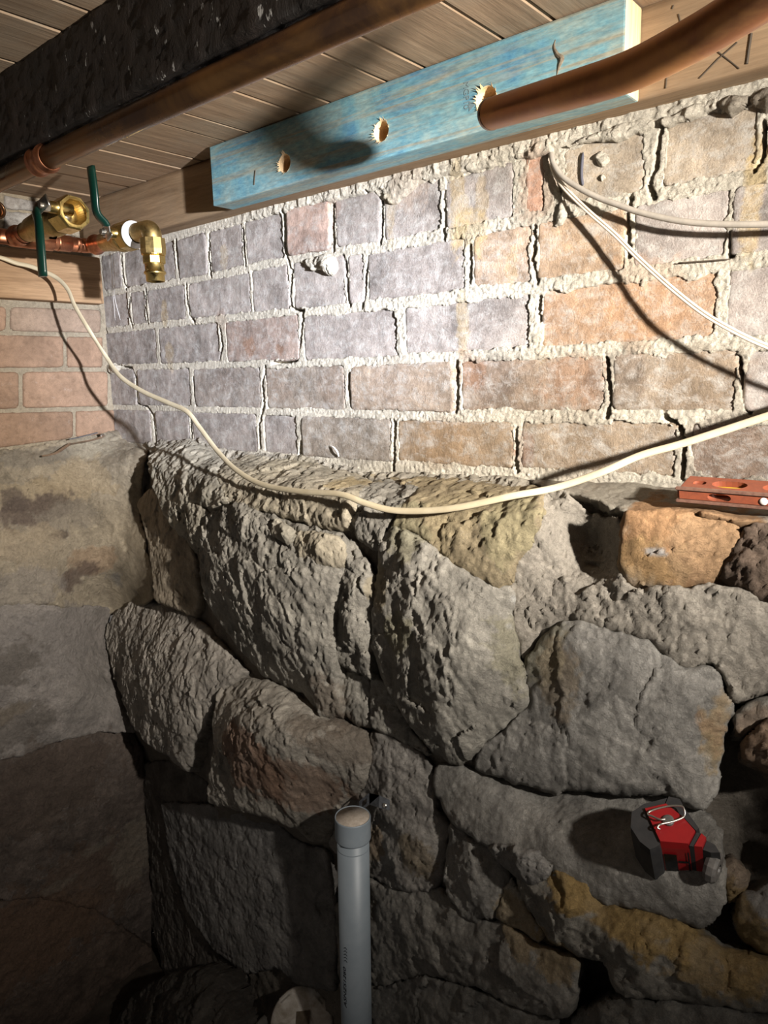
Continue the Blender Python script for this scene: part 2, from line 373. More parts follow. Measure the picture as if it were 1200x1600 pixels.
def relief(name, P3, I3, B, material, parent, color, seed, res=0.003, edge=0.012, rough=0.006, chip=0.004, fac=0.010, facsize=0.05,
           strata=0.0, sdir=0.0, sfreq=60, jag=0.004, back=0.05, grow=0.0, stains=True, reg=1e-4, extra=None):
    """P3 outline points, I3 inner points (3D). B = (u, v, n)."""
    u_, v_, n_ = B; BM = np.array([u_, v_])
    P3 = np.array(P3); A3 = np.vstack([P3, np.array(I3)]) if len(I3) else P3
    C = A3 @ BM.T; H = A3 @ n_; P = P3 @ BM.T
    D = []                                                                  # denser, ragged outline
    for a, b in zip(P, np.roll(P, -1, axis=0)):
        k = max(2, int(np.linalg.norm(b - a) / (res * 2.0)))
        for t in np.arange(k) / k: D.append(a + (b - a) * t)
    D = np.array(D)
    if len(D) > 40:
        D = (2 * D + np.roll(D, 1, axis=0) + np.roll(D, -1, axis=0)) / 4
    if grow:
        T_ = np.roll(D, -1, axis=0) - np.roll(D, 1, axis=0); T_ /= np.linalg.norm(T_, axis=1)[:, None] + 1e-12
        ar = (D[:, 0] * np.roll(D[:, 1], -1) - np.roll(D[:, 0], -1) * D[:, 1]).sum(); sg = 1 if ar > 0 else -1
        D = D + grow * sg * np.stack([T_[:, 1], -T_[:, 0]], 1)
    j = np.stack([fbm(D[:, 0] * 45, D[:, 1] * 45, seed + 1, 4, 0.65), fbm(D[:, 0] * 45, D[:, 1] * 45, seed + 2, 4, 0.65)], 1)
    D = D + j * jag * 1.6
    lo, hi = D.min(0) - res, D.max(0) + res
    nx, ny = int((hi[0] - lo[0]) / res) + 2, int((hi[1] - lo[1]) / res) + 2
    gx, gy = np.meshgrid(lo[0] + np.arange(nx) * res, lo[1] + np.arange(ny) * res, indexing='ij')
    G = np.stack([gx.ravel(), gy.ravel()], 1)
    dist, near, ins = poly_dist(G, D)
    sd = np.where(ins, dist, -dist)
    idx = np.arange(nx * ny).reshape(nx, ny)
    Qd = np.stack([idx[:-1, :-1], idx[1:, :-1], idx[1:, 1:], idx[:-1, 1:]], -1).reshape(-1, 4)
    keep = (sd[Qd] > 0.15 * res).sum(1) >= 2; Qd = Qd[keep]
    used = np.unique(Qd); mp = np.full(nx * ny, -1); mp[used] = np.arange(len(used)); Qd = mp[Qd]
    U = G[used]; s = sd[used]; ou = s < 0.3 * res
    U = np.where(ou[:, None], near[used], U); s = np.where(ou, 0, s)
    h = tps(C, H, U, reg)
    x, y = U[:, 0] + 0.012 * fbm(U[:, 0] * 30, U[:, 1] * 30, seed + 3, 3), U[:, 1] + 0.012 * fbm(U[:, 0] * 30, U[:, 1] * 30, seed + 4, 3)
    h += fac * facets(x / facsize, y / facsize, seed + 6, 0.9, 0.5) + fac * 0.4 * facets(x / facsize * 2.7, y / facsize * 2.7, seed + 7, 0.9, 0.6)
    h += fac * 0.34 * facets(x / facsize * 7.1 + fbm(x * 90, y * 90, seed + 31, 2) * .5, y / facsize * 7.1, seed + 30, 0.9, 0.9)
    h += rough * fbm(U[:, 0] * 28, U[:, 1] * 28, seed + 8, 5, 0.55)
    h += chip * (ridged(x * 70, y * 70, seed + 9, 3) * (0.5 + 0.5 * fbm(x * 12, y * 12, seed + 10, 2)))
    if strata:
        c_, s_ = math.cos(sdir), math.sin(sdir)
        a, b = (x * c_ + y * s_), (-x * s_ + y * c_)
        h += strata * 0.55 * ridged(a * sfreq * 0.22, b * sfreq, seed + 12, 3) + strata * 0.9 * facets(a * sfreq * 0.25, b * sfreq * 0.6, seed + 14, 1.0, 0.7) + strata * 0.5 * facets(a * sfreq * 0.6, b * sfreq * 1.4, seed + 15, 1.0, 0.8)
    if extra is not None: h += extra(U[:, 0], U[:, 1], s)
    t = np.clip(s / edge, 0, 1); h -= edge * 0.9 * (1 - np.sqrt(np.clip(1 - (1 - t)**2, 0, 1)))
    V = U[:, :1] * u_ + U[:, 1:] * v_ + h[:, None] * n_
    # rim going back into the wall
    E = np.sort(np.concatenate([Qd[:, [0, 1]], Qd[:, [1, 2]], Qd[:, [2, 3]], Qd[:, [3, 0]]]), axis=1)
    Ed = np.concatenate([Qd[:, [0, 1]], Qd[:, [1, 2]], Qd[:, [2, 3]], Qd[:, [3, 0]]])
    key = E[:, 0].astype(np.int64) * len(U) + E[:, 1]; _, inv, cnt = np.unique(key, return_inverse=True, return_counts=True)
    be = Ed[cnt[inv] == 1]; bv = np.unique(be); k = len(bv); pos = np.full(len(U), -1); pos[bv] = np.arange(k)
    faces = [Qd]; Vs = [V]; base = len(V); prev = bv; prevpos = None; nr = max(2, int(back / 0.012))
    for r_ in range(1, nr + 1):
        d = back * r_ / nr
        nz = 0.006 * fbm(U[bv, 0] * 60 + r_ * 0.7, U[bv, 1] * 60 - r_ * 0.5, seed + 20, 3)
        W = V[bv] - d * n_ + nz[:, None] * u_ + nz[:, None] * v_; Vs.append(W)
        cur = base + (r_ - 1) * k
        a, b = be[:, 0], be[:, 1]
        if r_ == 1: faces.append(np.stack([b, a, cur + pos[a], cur + pos[b]], 1))
        else: faces.append(np.stack([cur - k + pos[b], cur - k + pos[a], cur + pos[a], cur + pos[b]], 1))
    V = np.vstack(Vs); Q = np.vstack(faces)
    uu = V @ u_; vv = V @ v_
    at = stain_attr(V, uu, vv) if stains else np.zeros((len(V), 4))
    return mesh_np(name, V, Q, material, parent, True, color, at)

# ================================================================== BRICK WALL (back wall, upper part)
def empty_structure(name):
    o = bpy.data.objects.new(name, None); o.empty_display_size = 0.05; COL.objects.link(o); o['kind'] = 'structure'; return o
wall_back = empty_structure('wall_back')
JP = [[(157, 458), (287, 442), (387, 420), (453, 403), (593, 386), (727, 365), (827, 341), (1033, 303), (1167, 277)],
      [(167, 517), (287, 502), (373, 495), (467, 487), (620, 480), (727, 460), (793, 453), (933, 435), (1033, 419)],
      [(173, 572), (290, 572), (380, 569), (473, 569), (600, 567), (700, 559), (800, 554), (967, 541), (1133, 536)],
      [(180, 636), (290, 638), (347, 640), (440, 645), (507, 646), (633, 651), (767, 652), (933, 650), (1100, 649)],
      [(240, 697), (400, 712), (507, 720), (613, 729), (667, 734), (800, 739), (950, 748), (1060, 752)]]
JZ = []
for l in JP:
    P = np.array([ony(a, b, 0.0) for a, b in l]); JZ.append((P[:, 0], P[:, 2]))
def jz(k, x):                                   # height of bed joint k at x; k = 0 is the bed under the timber
    if k == 0: return jz(1, x) + 0.0905
    X, Z = JZ[k - 1]; s = np.polyfit(X, Z, 1)
    return 0.65 * np.interp(x, X, Z) + 0.35 * np.polyval(s, x)
def at_px(px, zf):
    py = 560.0
    for _ in range(6):
        P = ony(px, py, 0.0); Q = ony(px, py + 1, 0.0); py += (zf(P[0]) - P[2]) / (Q[2] - P[2])
    return ony(px, py, 0.0)[0]
COURSES = [
 [(150, 190), (194, 274), (278, 324), (328, 380), (384, 443), (449, 518), (524, 595), (600, 691), (695, 804), (820, 852), (880, 1010), (1036, 1190), (1199, 1420)],
 [(158, 201), (205, 228), (231, 290), (295, 392), (394, 452), (457, 541), (545, 570), (575, 728), (739, 832), (839, 977), (990, 1140), (1144, 1330)],
 [(166, 245), (249, 343), (353, 468), (475, 622), (632, 828), (845, 1120), (1136, 1400)],
 [(170, 212), (216, 298), (303, 408), (415, 540), (548, 711), (720, 946), (957, 1152), (1162, 1440)],
 [(176, 237), (244, 297), (301, 402), (412, 465), (472, 613), (621, 803), (814, 1058), (1078, 1460)]]
TINT = {(0, 5): (0.40, 0.29, 0.24), (0, 9): (0.42, 0.26, 0.19), (0, 10): (0.37, 0.31, 0.24), (0, 11): (0.37, 0.31, 0.24), (2, 5): (0.40, 0.27, 0.18), (3, 4): (0.33, 0.26, 0.20),
        (3, 5): (0.30, 0.23, 0.175), (3, 6): (0.29, 0.235, 0.18), (4, 4): (0.27, 0.23, 0.19), (4, 5): (0.30, 0.225, 0.155), (4, 6): (0.29, 0.23, 0.17), (4, 7): (0.24, 0.185, 0.145),
        (3, 3): (0.31, 0.26, 0.215), (2, 2): (0.36, 0.28, 0.24), (3, 2): (0.29, 0.25, 0.22), (1, 8): (0.40, 0.30, 0.22), (1, 9): (0.40, 0.29, 0.20)}
# drips, rust and soot on the brickwork
TINT = {k: tuple(v * 1.02 for v in c) for k, c in TINT.items()}
YEL, RST, SOOT, PALE = (0.55, 0.40, 0.17), (0.32, 0.16, 0.085), (0.14, 0.11, 0.095), (0.60, 0.58, 0.54)
for px, py, r, c, k, sz in [(716, 330, .018, YEL, .55, 4.5), (735, 365, .035, YEL, .6, 1), (752, 300, .012, YEL, .4, 3), (722, 500, .012, YEL, .45, 4), (610, 340, .012, YEL, .35, 4),
        (258, 490, .014, YEL, .5, 3), (265, 555, .018, YEL, .35, 2.2), (350, 400, .014, YEL, .35, 2), (1175, 330, .014, YEL, .6, 5), (1185, 250, .012, YEL, .6, 3), (800, 420, .012, YEL, .3, 3), (845, 545, .01, YEL, .2, 3),
        (388, 540, .022, RST, .6, 1), (437, 545, .014, RST, .6, 1), (345, 500, .02, RST, .35, 1.2), (1010, 470, .06, (0.42, .24, .13), .5, 1), (900, 590, .05, RST, .5, .8), (770, 590, .05, SOOT, .55, .7),
        (735, 580, .03, RST, .6, 1), (965, 590, .04, SOOT, .6, 1), (1090, 590, .06, (0.24, .17, .11), .5, .8), (430, 605, .05, (0.22, .16, .125), .6, .6), (520, 600, .05, (0.27, .19, .14), .5, .7), (350, 592, .06, (0.20, .16, .14), .55, .4),
        (690, 690, .06, (0.34, .22, .12), .5, .7), (560, 690, .06, (0.22, .19, .155), .5, .8), (900, 700, .08, (0.28, .21, .145), .45, .7), (1140, 720, .06, (0.17, .12, .095), .6, 1), (820, 700, .02, (0.25, .13, .10), .5, 1.5),
        (640, 290, .04, (0.40, .29, .21), .5, 1), (520, 330, .02, (.42, .25, .18), .4, 1), (840, 290, .03, (0.42, .25, .17), .6, 2), (610, 600, .05, (.30, .24, .2), .4, 1)]:
    stain(px, py, 0.0, r, c, k * .7, None, sz)
RECTS = []
random.seed(4)
for k, row in enumerate(COURSES):
    zm = lambda x, k=k: 0.5 * (jz(k, x) + jz(k + 1, x))
    for i, (a, b) in enumerate(row):
        xa, xb = at_px(a, zm), at_px(b, zm)
        if k == 0 and i == 0: xa = 0.004
        r = random.Random(k * 31 + i)
        j = 0.0052 if xa < 0.7 else 0.0068
        za0, zb0, za1, zb1 = jz(k + 1, xa) + j, jz(k + 1, xb) + j, jz(k, xa) - j, jz(k, xb) - j
        if k == 0 and i in (8, 10, 11): za1 -= .006; zb1 -= .004
        RECTS.append((xa, xb, 0.5 * (za0 + zb0), 0.5 * (za1 + zb1), k, i))
        pr = r.uniform(-0.0015, 0.002) + (0.004 if (k, i) in ((0, 5), (3, 4)) else 0)
        tl, tz = r.uniform(-.0015, .0015), r.uniform(-.0012, .0012)
        fb = r.uniform(.88, 1.12); c = TINT.get((k, i)) or (0.345 * fb, 0.305 * fb, 0.28 * fb)
        ii = lambda x, y, z: np.array([x, y, z])
        rr = .004
        out = [ii(xa + rr, -pr + tl, za0), ii(xb - rr, -pr - tl, zb0), ii(xb, -pr - tl, zb0 + rr), ii(xb, -pr - tl + tz, zb1 - rr), ii(xb - rr, -pr - tl + tz, zb1),
               ii(xa + rr, -pr + tl + tz, za1), ii(xa, -pr + tl + tz, za1 - rr), ii(xa, -pr + tl, za0 + rr)]
        relief('brick', out, [], NBR, M_BRICK, wall_back, c, 100 + k * 40 + i, res=0.0035, edge=0.0028, rough=0.0020, chip=0.0005, fac=0.0006, facsize=0.05, jag=0.0022, back=0.03)
for k in range(5):                                                          # the courses run on beyond the frame
    x = max(r[1] for r in RECTS if r[4] == k) + .012; i = 40
    while x < 2.3:
        r = random.Random(k * 77 + i); xb = x + r.choice((.222, .226, .108)); za, zb = jz(k + 1, 1.5) + .0065, jz(k, 1.5) - .0065
        RECTS.append((x, xb, za, zb, k, i)); fb = r.uniform(.85, 1.1); pr = r.uniform(-.001, .002); q = .004
        out = [np.array(v) for v in ((x + q, -pr, za), (xb - q, -pr, za), (xb, -pr, za + q), (xb, -pr, zb - q), (xb - q, -pr, zb), (x + q, -pr, zb), (x, -pr, zb - q), (x, -pr, za + q))]
        relief('brick', out, [], NBR, M_BRICK, wall_back, (.30 * fb, .25 * fb, .21 * fb), 2000 + k * 40 + i, res=0.006, edge=0.0028, rough=0.002, chip=0.0005, fac=0.0006, jag=0.0022, back=0.03, stains=False)
        x = xb + .012; i += 1
# mortar behind and between the bricks
CRACKS = [[(444, 330), (446, 355), (445, 385), (450, 405), (455, 420), (456, 440), (453, 465), (457, 483), (475, 486)], [(473, 487), (473, 500), (470, 530), (463, 563), (425, 568)],
 [(415, 573), (410, 600), (413, 630), (405, 665), (407, 700)], [(327, 365), (326, 400), (330, 433)], [(380, 358), (382, 395), (384, 415)], [(203, 465), (201, 490), (207, 510)],
 [(228, 453), (228, 480), (231, 505)], [(291, 445), (293, 470), (297, 495), (304, 503)], [(275, 375), (277, 410), (282, 435)], [(190, 400), (192, 430), (197, 452)], [(160, 480), (162, 500), (167, 520)],
 [(161, 525), (163, 545), (170, 570), (206, 575), (213, 592), (215, 630), (230, 635), (240, 650), (243, 680), (247, 697)], [(298, 650), (300, 690)], [(302, 590), (305, 625)], [(546, 585), (545, 610), (550, 632)],
 [(714, 565), (715, 610), (713, 642)], [(617, 660), (616, 700), (615, 737)], [(808, 670), (806, 700), (808, 737)], [(521, 320), (521, 355), (522, 392)], [(598, 316), (597, 350), (595, 380)],
 [(541, 410), (543, 450), (547, 477)], [(577, 405), (572, 430), (570, 460), (566, 480)], [(735, 385), (736, 410), (735, 440)], [(836, 355), (836, 380), (833, 405), (838, 430), (841, 440)],
 [(843, 465), (843, 500)], [(948, 560), (950, 590), (955, 620), (948, 652)], [(1154, 560), (1157, 580), (1162, 610), (1172, 645)], [(1035, 195), (1030, 225), (1025, 260), (1015, 290), (1022, 308)],
 [(1040, 652), (1062, 668), (1069, 690), (1066, 748)], [(1194, 190), (1194, 240), (1178, 268)], [(1141, 365), (1142, 400)], [(328, 540), (343, 560), (348, 540), (343, 510)], [(986, 310), (980, 340), (984, 400)],
 [(470, 690), (469, 712)], [(960, 660), (1000, 668), (1030, 664)], [(860, 245), (866, 262), (876, 300)], [(575, 300), (590, 312), (602, 318)], [(695, 300), (694, 380)]]
GX, GZ = np.meshgrid(np.append(np.arange(-0.01, 1.66, 0.002), np.arange(1.66, 2.32, .006)), np.arange(1.03, 1.5085, 0.002), indexing='ij')
gx, gz = GX.ravel(), GZ.ravel()
wx = gx + 0.003 * fbm(gx * 60, gz * 60, 301, 3); wz = gz + 0.003 * fbm(gx * 60, gz * 60, 302, 3)
dm = np.full(gx.shape, 9.0)
for xa, xb, za, zb, k, i in RECTS:
    qx = np.abs(wx - (xa + xb) / 2) - (xb - xa) / 2; qz = np.abs(wz - (za + zb) / 2) - (zb - za) / 2
    dm = np.minimum(dm, np.hypot(np.maximum(qx, 0), np.maximum(qz, 0)) + np.minimum(np.maximum(qx, qz), 0))
sq = 0.4 + 0.6 * np.clip((gx - 0.4) / 0.8, 0, 1)                          # more mortar squeezed out towards the right
lump = fbm(gx * 95, gz * 95, 303, 5, 0.65)
h = 0.0004 + sq * (0.0028 * np.clip(lump + 0.15, -0.3, 1) + 0.0010 * ridged(gx * 150, gz * 150, 304, 3) + 0.0020 * fbm(gx * 210, gz * 210, 305, 2))
over = 0.0015 + 0.0055 * sq * np.clip(fbm(gx * 32, gz * 32, 306, 4, 0.6) + 0.12, 0, 1) * 2
h -= np.clip((-dm - over) / 0.004, 0, 1) * 0.022
top = np.clip((gz - 1.488) / 0.006, 0, 1) * np.clip((gx - 0.45) / 0.2, 0, 1)
h += top * (0.006 + 0.006 * fbm(gx * 45, gz * 20, 307, 4))
Gq = np.stack([gx, gz], 1) + 0.0022 * np.stack([fbm(gx * 130, gz * 130, 308, 3), fbm(gx * 130, gz * 130, 309, 3)], 1)
cut = np.zeros(len(gx)); cw = 0.0018 + 0.0012 * fbm(gx * 40, gz * 40, 310, 2)
for cr in CRACKS:
    C = np.array([ony(a, b, 0.0)[[0, 2]] for a, b in cr]); sc = np.interp(C[:, 0].mean(), [0.2, 1.3], [1.15, 1.3])
    for a, b in zip(C[:-1], C[1:]):
        lo, hi = np.minimum(a, b) - .01, np.maximum(a, b) + .01
        m = np.where((Gq[:, 0] > lo[0]) & (Gq[:, 0] < hi[0]) & (Gq[:, 1] > lo[1]) & (Gq[:, 1] < hi[1]))[0]
        if len(m) == 0: continue
        q = Gq[m] - a; ab = b - a; t = np.clip(q @ ab / (ab @ ab), 0, 1); d = np.linalg.norm(q - t[:, None] * ab, axis=1)
        cut[m] = np.maximum(cut[m], np.clip((cw[m] * sc - d) / 0.0012 + 0.6, 0, 1))
h = h - 0.026 * cut
V = np.stack([gx, -h, gz], 1); idx = np.arange(len(gx)).reshape(GX.shape)
Q = np.stack([idx[:-1, :-1], idx[1:, :-1], idx[1:, 1:], idx[:-1, 1:]], -1).reshape(-1, 4)
o = mesh_np('mortar', V, Q, M_MORTAR, wall_back, True, (0.74, 0.685, 0.575), stain_attr(V, gx, gz)); o['kind'] = 'stuff'

def lumpy(px_poly, Y, bulge, seed, color=(0.70, 0.645, 0.54), name='mortar_lump', parent=None, B=NBR, inner=None, **kw):
    P = np.array([ony(a, b, Y) for a, b in px_poly]); c = np.mean(px_poly, axis=0) if inner is None else inner
    I = [ony(c[0], c[1], Y - bulge)]
    a = dict(res=0.002, edge=0.005, rough=0.005, chip=0.002, fac=0.003, facsize=0.02, jag=0.003, back=0.02); a.update(kw)
    return relief(name, P, I, B, M_MORTAR, parent or wall_back, color, seed, **a)
lumpy([(474, 404), (490, 402), (512, 396), (523, 400), (525, 420), (516, 433), (508, 428), (498, 422), (488, 425), (478, 414)], -0.006, 0.012, 401)
lumpy([(571, 290), (600, 284), (655, 267), (656, 285), (640, 300), (618, 320), (600, 314), (585, 303), (574, 304)], -0.004, 0.007, 402)
lumpy([(463, 305), (500, 292), (560, 287), (568, 292), (540, 304), (516, 319), (498, 316), (470, 322)], -0.004, 0.005, 403)
lumpy([(865, 355), (872, 318), (884, 310), (886, 330), (880, 350)], -0.003, 0.008, 404)
lumpy([(929, 243), (938, 235), (950, 242), (951, 252), (940, 260), (931, 252)], -0.003, 0.010, 405, edge=.003)
lumpy([(937, 275), (943, 272), (947, 278), (940, 283)], -0.002, 0.005, 406, edge=.002, res=.001, jag=.001)
lumpy([(880, 232), (905, 214), (960, 196), (1010, 180), (1025, 192), (1000, 206), (960, 218), (935, 222), (900, 224)], -0.010, 0.008, 407)
lumpy([(1028, 186), (1080, 164), (1120, 150), (1122, 168), (1085, 180), (1050, 195), (1036, 198)], -0.010, 0.007, 408)
lumpy([(1123, 158), (1140, 145), (1168, 150), (1166, 162), (1140, 180), (1127, 176)], -0.012, 0.016, 409, color=(.42, .37, .30), rough=.002, chip=.0005)
lumpy([(1171, 150), (1195, 138), (1230, 130), (1232, 160), (1195, 170), (1175, 166)], -0.012, 0.016, 410, color=(.36, .31, .25), rough=.002, chip=.0005)
lumpy([(655, 268), (700, 255), (745, 245), (792, 236), (790, 250), (752, 264), (720, 272), (690, 276), (660, 284)], -0.006, 0.005, 411)
lumpy([(800, 232), (840, 220), (862, 214), (864, 240), (835, 246), (805, 248)], -0.006, 0.005, 412)
lumpy([(165, 570), (175, 567), (184, 572), (183, 581), (172, 584), (166, 579)], -0.008, 0.012, 413, edge=.006)

# ================================================================== RUBBLE (back wall, lower part): every stone its own piece
Z0 = ony(1057, 786, -.104)[2] - .008          # seat of the ledge under the level
GREY, TAN, DUST, BRN, RED, DRK, YELS = (0.33, 0.31, 0.27), (0.44, 0.39, 0.30), (0.46, 0.425, 0.35), (0.20, 0.155, 0.115), (0.215, 0.145, 0.105), (0.14, 0.12, 0.10), (0.36, 0.295, 0.19)
def Pz(l): return [ony(p[0], p[1], p[2] * KY) if len(p) == 3 else onz(p[0], p[1], Z0) for p in l]
STONES = []
ALLP = []
def stone(poly, inner=(), color=GREY, seed=1, **kw):
    P = Pz(poly); I = Pz(inner); ALLP.extend(P); ALLP.extend(I)
    a = dict(res=0.0028, edge=0.008, rough=0.006, chip=0.0022, fac=0.008, facsize=0.05, jag=0.005, back=0.09, grow=0.003); a.update(kw)
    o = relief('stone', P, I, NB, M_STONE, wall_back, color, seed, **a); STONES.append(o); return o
ORG, OCH, LIC = (0.40, 0.215, 0.095), (0.30, 0.205, 0.085), (0.27, 0.25, 0.16)
for px, py, Y, r, c, k, sz in [(1050, 850, -.22, .09, ORG, .8, .9), (1000, 890, -.22, .05, (0.38, .25, .12), .7, .8), (1025, 865, -.22, .016, (.40, .39, .38), .9, .4), (1100, 870, -.2, .05, (.40, .27, .16), .6, 1),
        (540, 740, -.15, .05, (.45, .34, .17), .6, .6), (430, 725, -.1, .07, (.42, .36, .25), .5, .5), (790, 800, -.22, .05, (.37, .33, .20), .6, 1.5), (700, 790, -.22, .06, (.34, .28, .17), .5, 1), (640, 830, -.22, .04, LIC, .6, 1.2),
        (620, 985, -.25, .035, LIC, .6, 1.2), (590, 920, -.24, .03, (.33, .27, .16), .5, 1.5), (830, 1000, -.2, .05, LIC, .5, 1.5), (870, 1060, -.2, .04, (.27, .2, .12), .5, 1.5), (815, 950, -.2, .02, (.45, .45, .44), .6, 1.6),
        (930, 955, -.2, .02, (.36, .34, .31), .8, 1), (1130, 1150, -.2, .022, (.36, .25, .12), .6, 3), (1120, 1180, -.2, .02, (.34, .25, .13), .6, 2),
        (380, 1200, -.3, .10, (.21, .125, .085), .75, .8), (460, 1230, -.25, .09, (.20, .125, .085), .7, .9), (480, 1120, -.28, .06, (.15, .115, .085), .6, 1), (540, 1160, -.2, .05, (.14, .11, .085), .6, 1),
        (850, 1390, -.33, .06, OCH, .9, .6), (930, 1420, -.33, .07, OCH, .9, .6), (1000, 1445, -.33, .07, OCH, .85, .6), (1090, 1480, -.33, .08, OCH, .7, .7), (1160, 1520, -.33, .06, OCH, .6, .6), (800, 1440, -.26, .04, OCH, .5, 1), (870, 1490, -.28, .04, OCH, .5, .8), (660, 1330, -.16, .04, (.20, .145, .07), .5, 1),
        (595, 1310, -.14, .025, (.25, .17, .09), .6, 1.6), (1180, 1170, -.18, .05, (.27, .18, .12), .6, 1)]:
    stain(px, py, Y, r, c, k, None, sz)
# upper row, under the brickwork
stone([(230, 716, -.09), (236, 703, -.03), (262, 692, -.004), (300, 687, -.004), (325, 697, -.004), (344, 716, -.06), (336, 735, -.15), (345, 757, -.20), (356, 779, -.22), (330, 792, -.21), (310, 786, -.19), (288, 790, -.18), (268, 800, -.17), (254, 806, -.16), (245, 778, -.15), (235, 745, -.13)],
      [(300, 705, -.07), (300, 740, -.17), (265, 735, -.13), (320, 765, -.20)], DUST, 501, strata=0.0018, sdir=1.0, sfreq=70)
stone([(338, 742, -.17), (350, 722, -.06), (380, 711, -.004), (430, 715, -.004), (475, 721, -.004), (530, 732, -.004), (574, 746, -.03), (578, 756, -.10), (562, 764, -.17), (550, 771, -.215), (547, 790, -.24), (538, 816, -.245), (515, 822, -.24), (482, 816, -.235), (455, 806, -.235), (430, 798, -.235), (400, 794, -.23), (378, 789, -.23), (358, 780, -.22), (346, 760, -.20)],
      [(440, 736, -.11), (400, 735, -.13), (500, 747, -.13), (450, 757, -.21), (400, 757, -.20), (510, 768, -.215), (480, 785, -.235)], TAN, 502, strata=0.0012, sdir=.2, sfreq=80, rough=.008)
stone([(546, 776, -.20), (562, 764, -.16), (580, 755, -.10), (600, 748, -.05), (640, 752, -.06), (652, 764, -.12), (638, 780, -.18), (624, 796, -.215), (606, 812, -.23), (596, 832, -.235), (588, 852, -.235), (575, 850, -.23), (556, 836, -.23), (546, 812, -.225)],
      [(600, 770, -.15), (590, 800, -.21), (570, 820, -.23)], GREY, 503, fac=0.0098, facsize=.035)
stone([(603, 746, -.05), (640, 742, -.004), (700, 744, -.004), (760, 748, -.004), (815, 752, -.02), (850, 766, -.12), (842, 790, -.20), (840, 812, -.21), (828, 842, -.21), (806, 868, -.22), (795, 905, -.22), (772, 912, -.225), (740, 897, -.235), (705, 880, -.235), (672, 848, -.235), (640, 825, -.235), (610, 822, -.23), (625, 796, -.21), (640, 778, -.17), (652, 762, -.11)],
      [(700, 770, -.13), (760, 775, -.14), (690, 800, -.205), (760, 800, -.20), (800, 800, -.205), (740, 840, -.225), (770, 880, -.225)], YELS, 504, fac=0.0070, facsize=.06, rough=.009)
# tall middle stones
stone([(316, 818, -.20), (330, 796, -.205), (360, 790, -.215), (385, 796, -.22), (420, 800, -.225), (440, 808, -.228), (455, 816, -.23), (485, 823, -.235), (515, 830, -.235), (537, 835, -.23), (541, 860, -.235), (534, 890, -.235), (530, 930, -.23), (519, 975, -.225), (522, 1010, -.22), (521, 1045, -.215), (533, 1112, -.19), (512, 1122, -.185), (490, 1112, -.18), (468, 1080, -.175), (435, 1068, -.17), (405, 1050, -.17), (375, 1015, -.175), (345, 975, -.18), (325, 945, -.185), (312, 905, -.19), (310, 860, -.195)],
      [(345, 850, -.235), (400, 840, -.25), (470, 860, -.26), (400, 900, -.262), (340, 900, -.225), (480, 930, -.262), (420, 970, -.245), (380, 980, -.215), (480, 1010, -.24), (440, 1040, -.205), (500, 1070, -.21)],
      GREY, 505, strata=0.0036, sdir=-0.95, sfreq=42, fac=0.0091, facsize=.07, res=.0026, edge=.010)
stone([(348, 795, -.225), (372, 786, -.23), (400, 796, -.235), (418, 812, -.245), (410, 832, -.25), (380, 842, -.25), (355, 836, -.24), (340, 818, -.225)], [(380, 815, -.262)], GREY, 506, res=.0026, fac=.008, facsize=.025)
stone([(418, 820, -.25), (430, 813, -.25), (452, 822, -.255), (460, 836, -.26), (452, 845, -.262), (435, 842, -.26), (424, 834, -.257)], [(440, 830, -.275)], DUST, 507, res=.0024, edge=.008)
stone([(455, 830, -.25), (490, 828, -.25), (530, 842, -.245), (538, 870, -.245), (520, 884, -.252), (495, 878, -.258), (470, 870, -.262), (455, 852, -.26)], [(495, 855, -.272)], TAN, 508, res=.0026, fac=0.0070, facsize=.03)
stone([(541, 838, -.22), (556, 845, -.215), (562, 868, -.215), (576, 880, -.22), (583, 915, -.22), (580, 960, -.218), (578, 1000, -.21), (576, 1063, -.20), (560, 1046, -.20), (536, 1042, -.20), (523, 1026, -.205), (525, 990, -.21), (521, 975, -.215), (533, 930, -.22), (537, 890, -.222)],
      [(560, 930, -.245), (555, 990, -.24), (548, 890, -.235)], GREY, 509, strata=0.0030, sdir=1.35, sfreq=60, fac=0.0084, facsize=.03)
stone([(597, 834, -.23), (610, 824, -.235), (642, 828, -.24), (672, 852, -.245), (705, 884, -.245), (740, 900, -.24), (772, 915, -.225), (795, 912, -.215), (800, 935, -.21), (792, 955, -.205), (803, 1000, -.20), (818, 1060, -.195), (822, 1095, -.19), (803, 1122, -.19), (762, 1152, -.195), (733, 1182, -.20), (702, 1192, -.20), (675, 1172, -.20), (642, 1135, -.20), (612, 1088, -.205), (588, 1040, -.21), (579, 1000, -.215), (582, 960, -.22), (586, 910, -.225), (590, 868, -.228)],
      [(640, 880, -.262), (690, 930, -.268), (640, 980, -.262), (700, 1000, -.275), (760, 960, -.25), (690, 1080, -.265), (740, 1060, -.262), (770, 1040, -.24), (640, 1050, -.245), (700, 1150, -.23), (790, 1060, -.205)],
      GREY, 510, strata=0.0024, sdir=-1.1, sfreq=55, fac=0.0084, facsize=.08, rough=0.0090, res=.0026, edge=.010)
stone([(527, 1048, -.17), (560, 1050, -.17), (578, 1066, -.17), (576, 1100, -.17), (574, 1135, -.17), (548, 1128, -.17), (536, 1112, -.17)], [(553, 1090, -.18)], GREY, 511, edge=.01)
stone([(580, 1050, -.17), (592, 1056, -.17), (614, 1096, -.175), (642, 1142, -.175), (670, 1180, -.175), (640, 1166, -.17), (608, 1146, -.17), (578, 1135, -.17)], [(608, 1115, -.18)], GREY, 512, edge=.01)
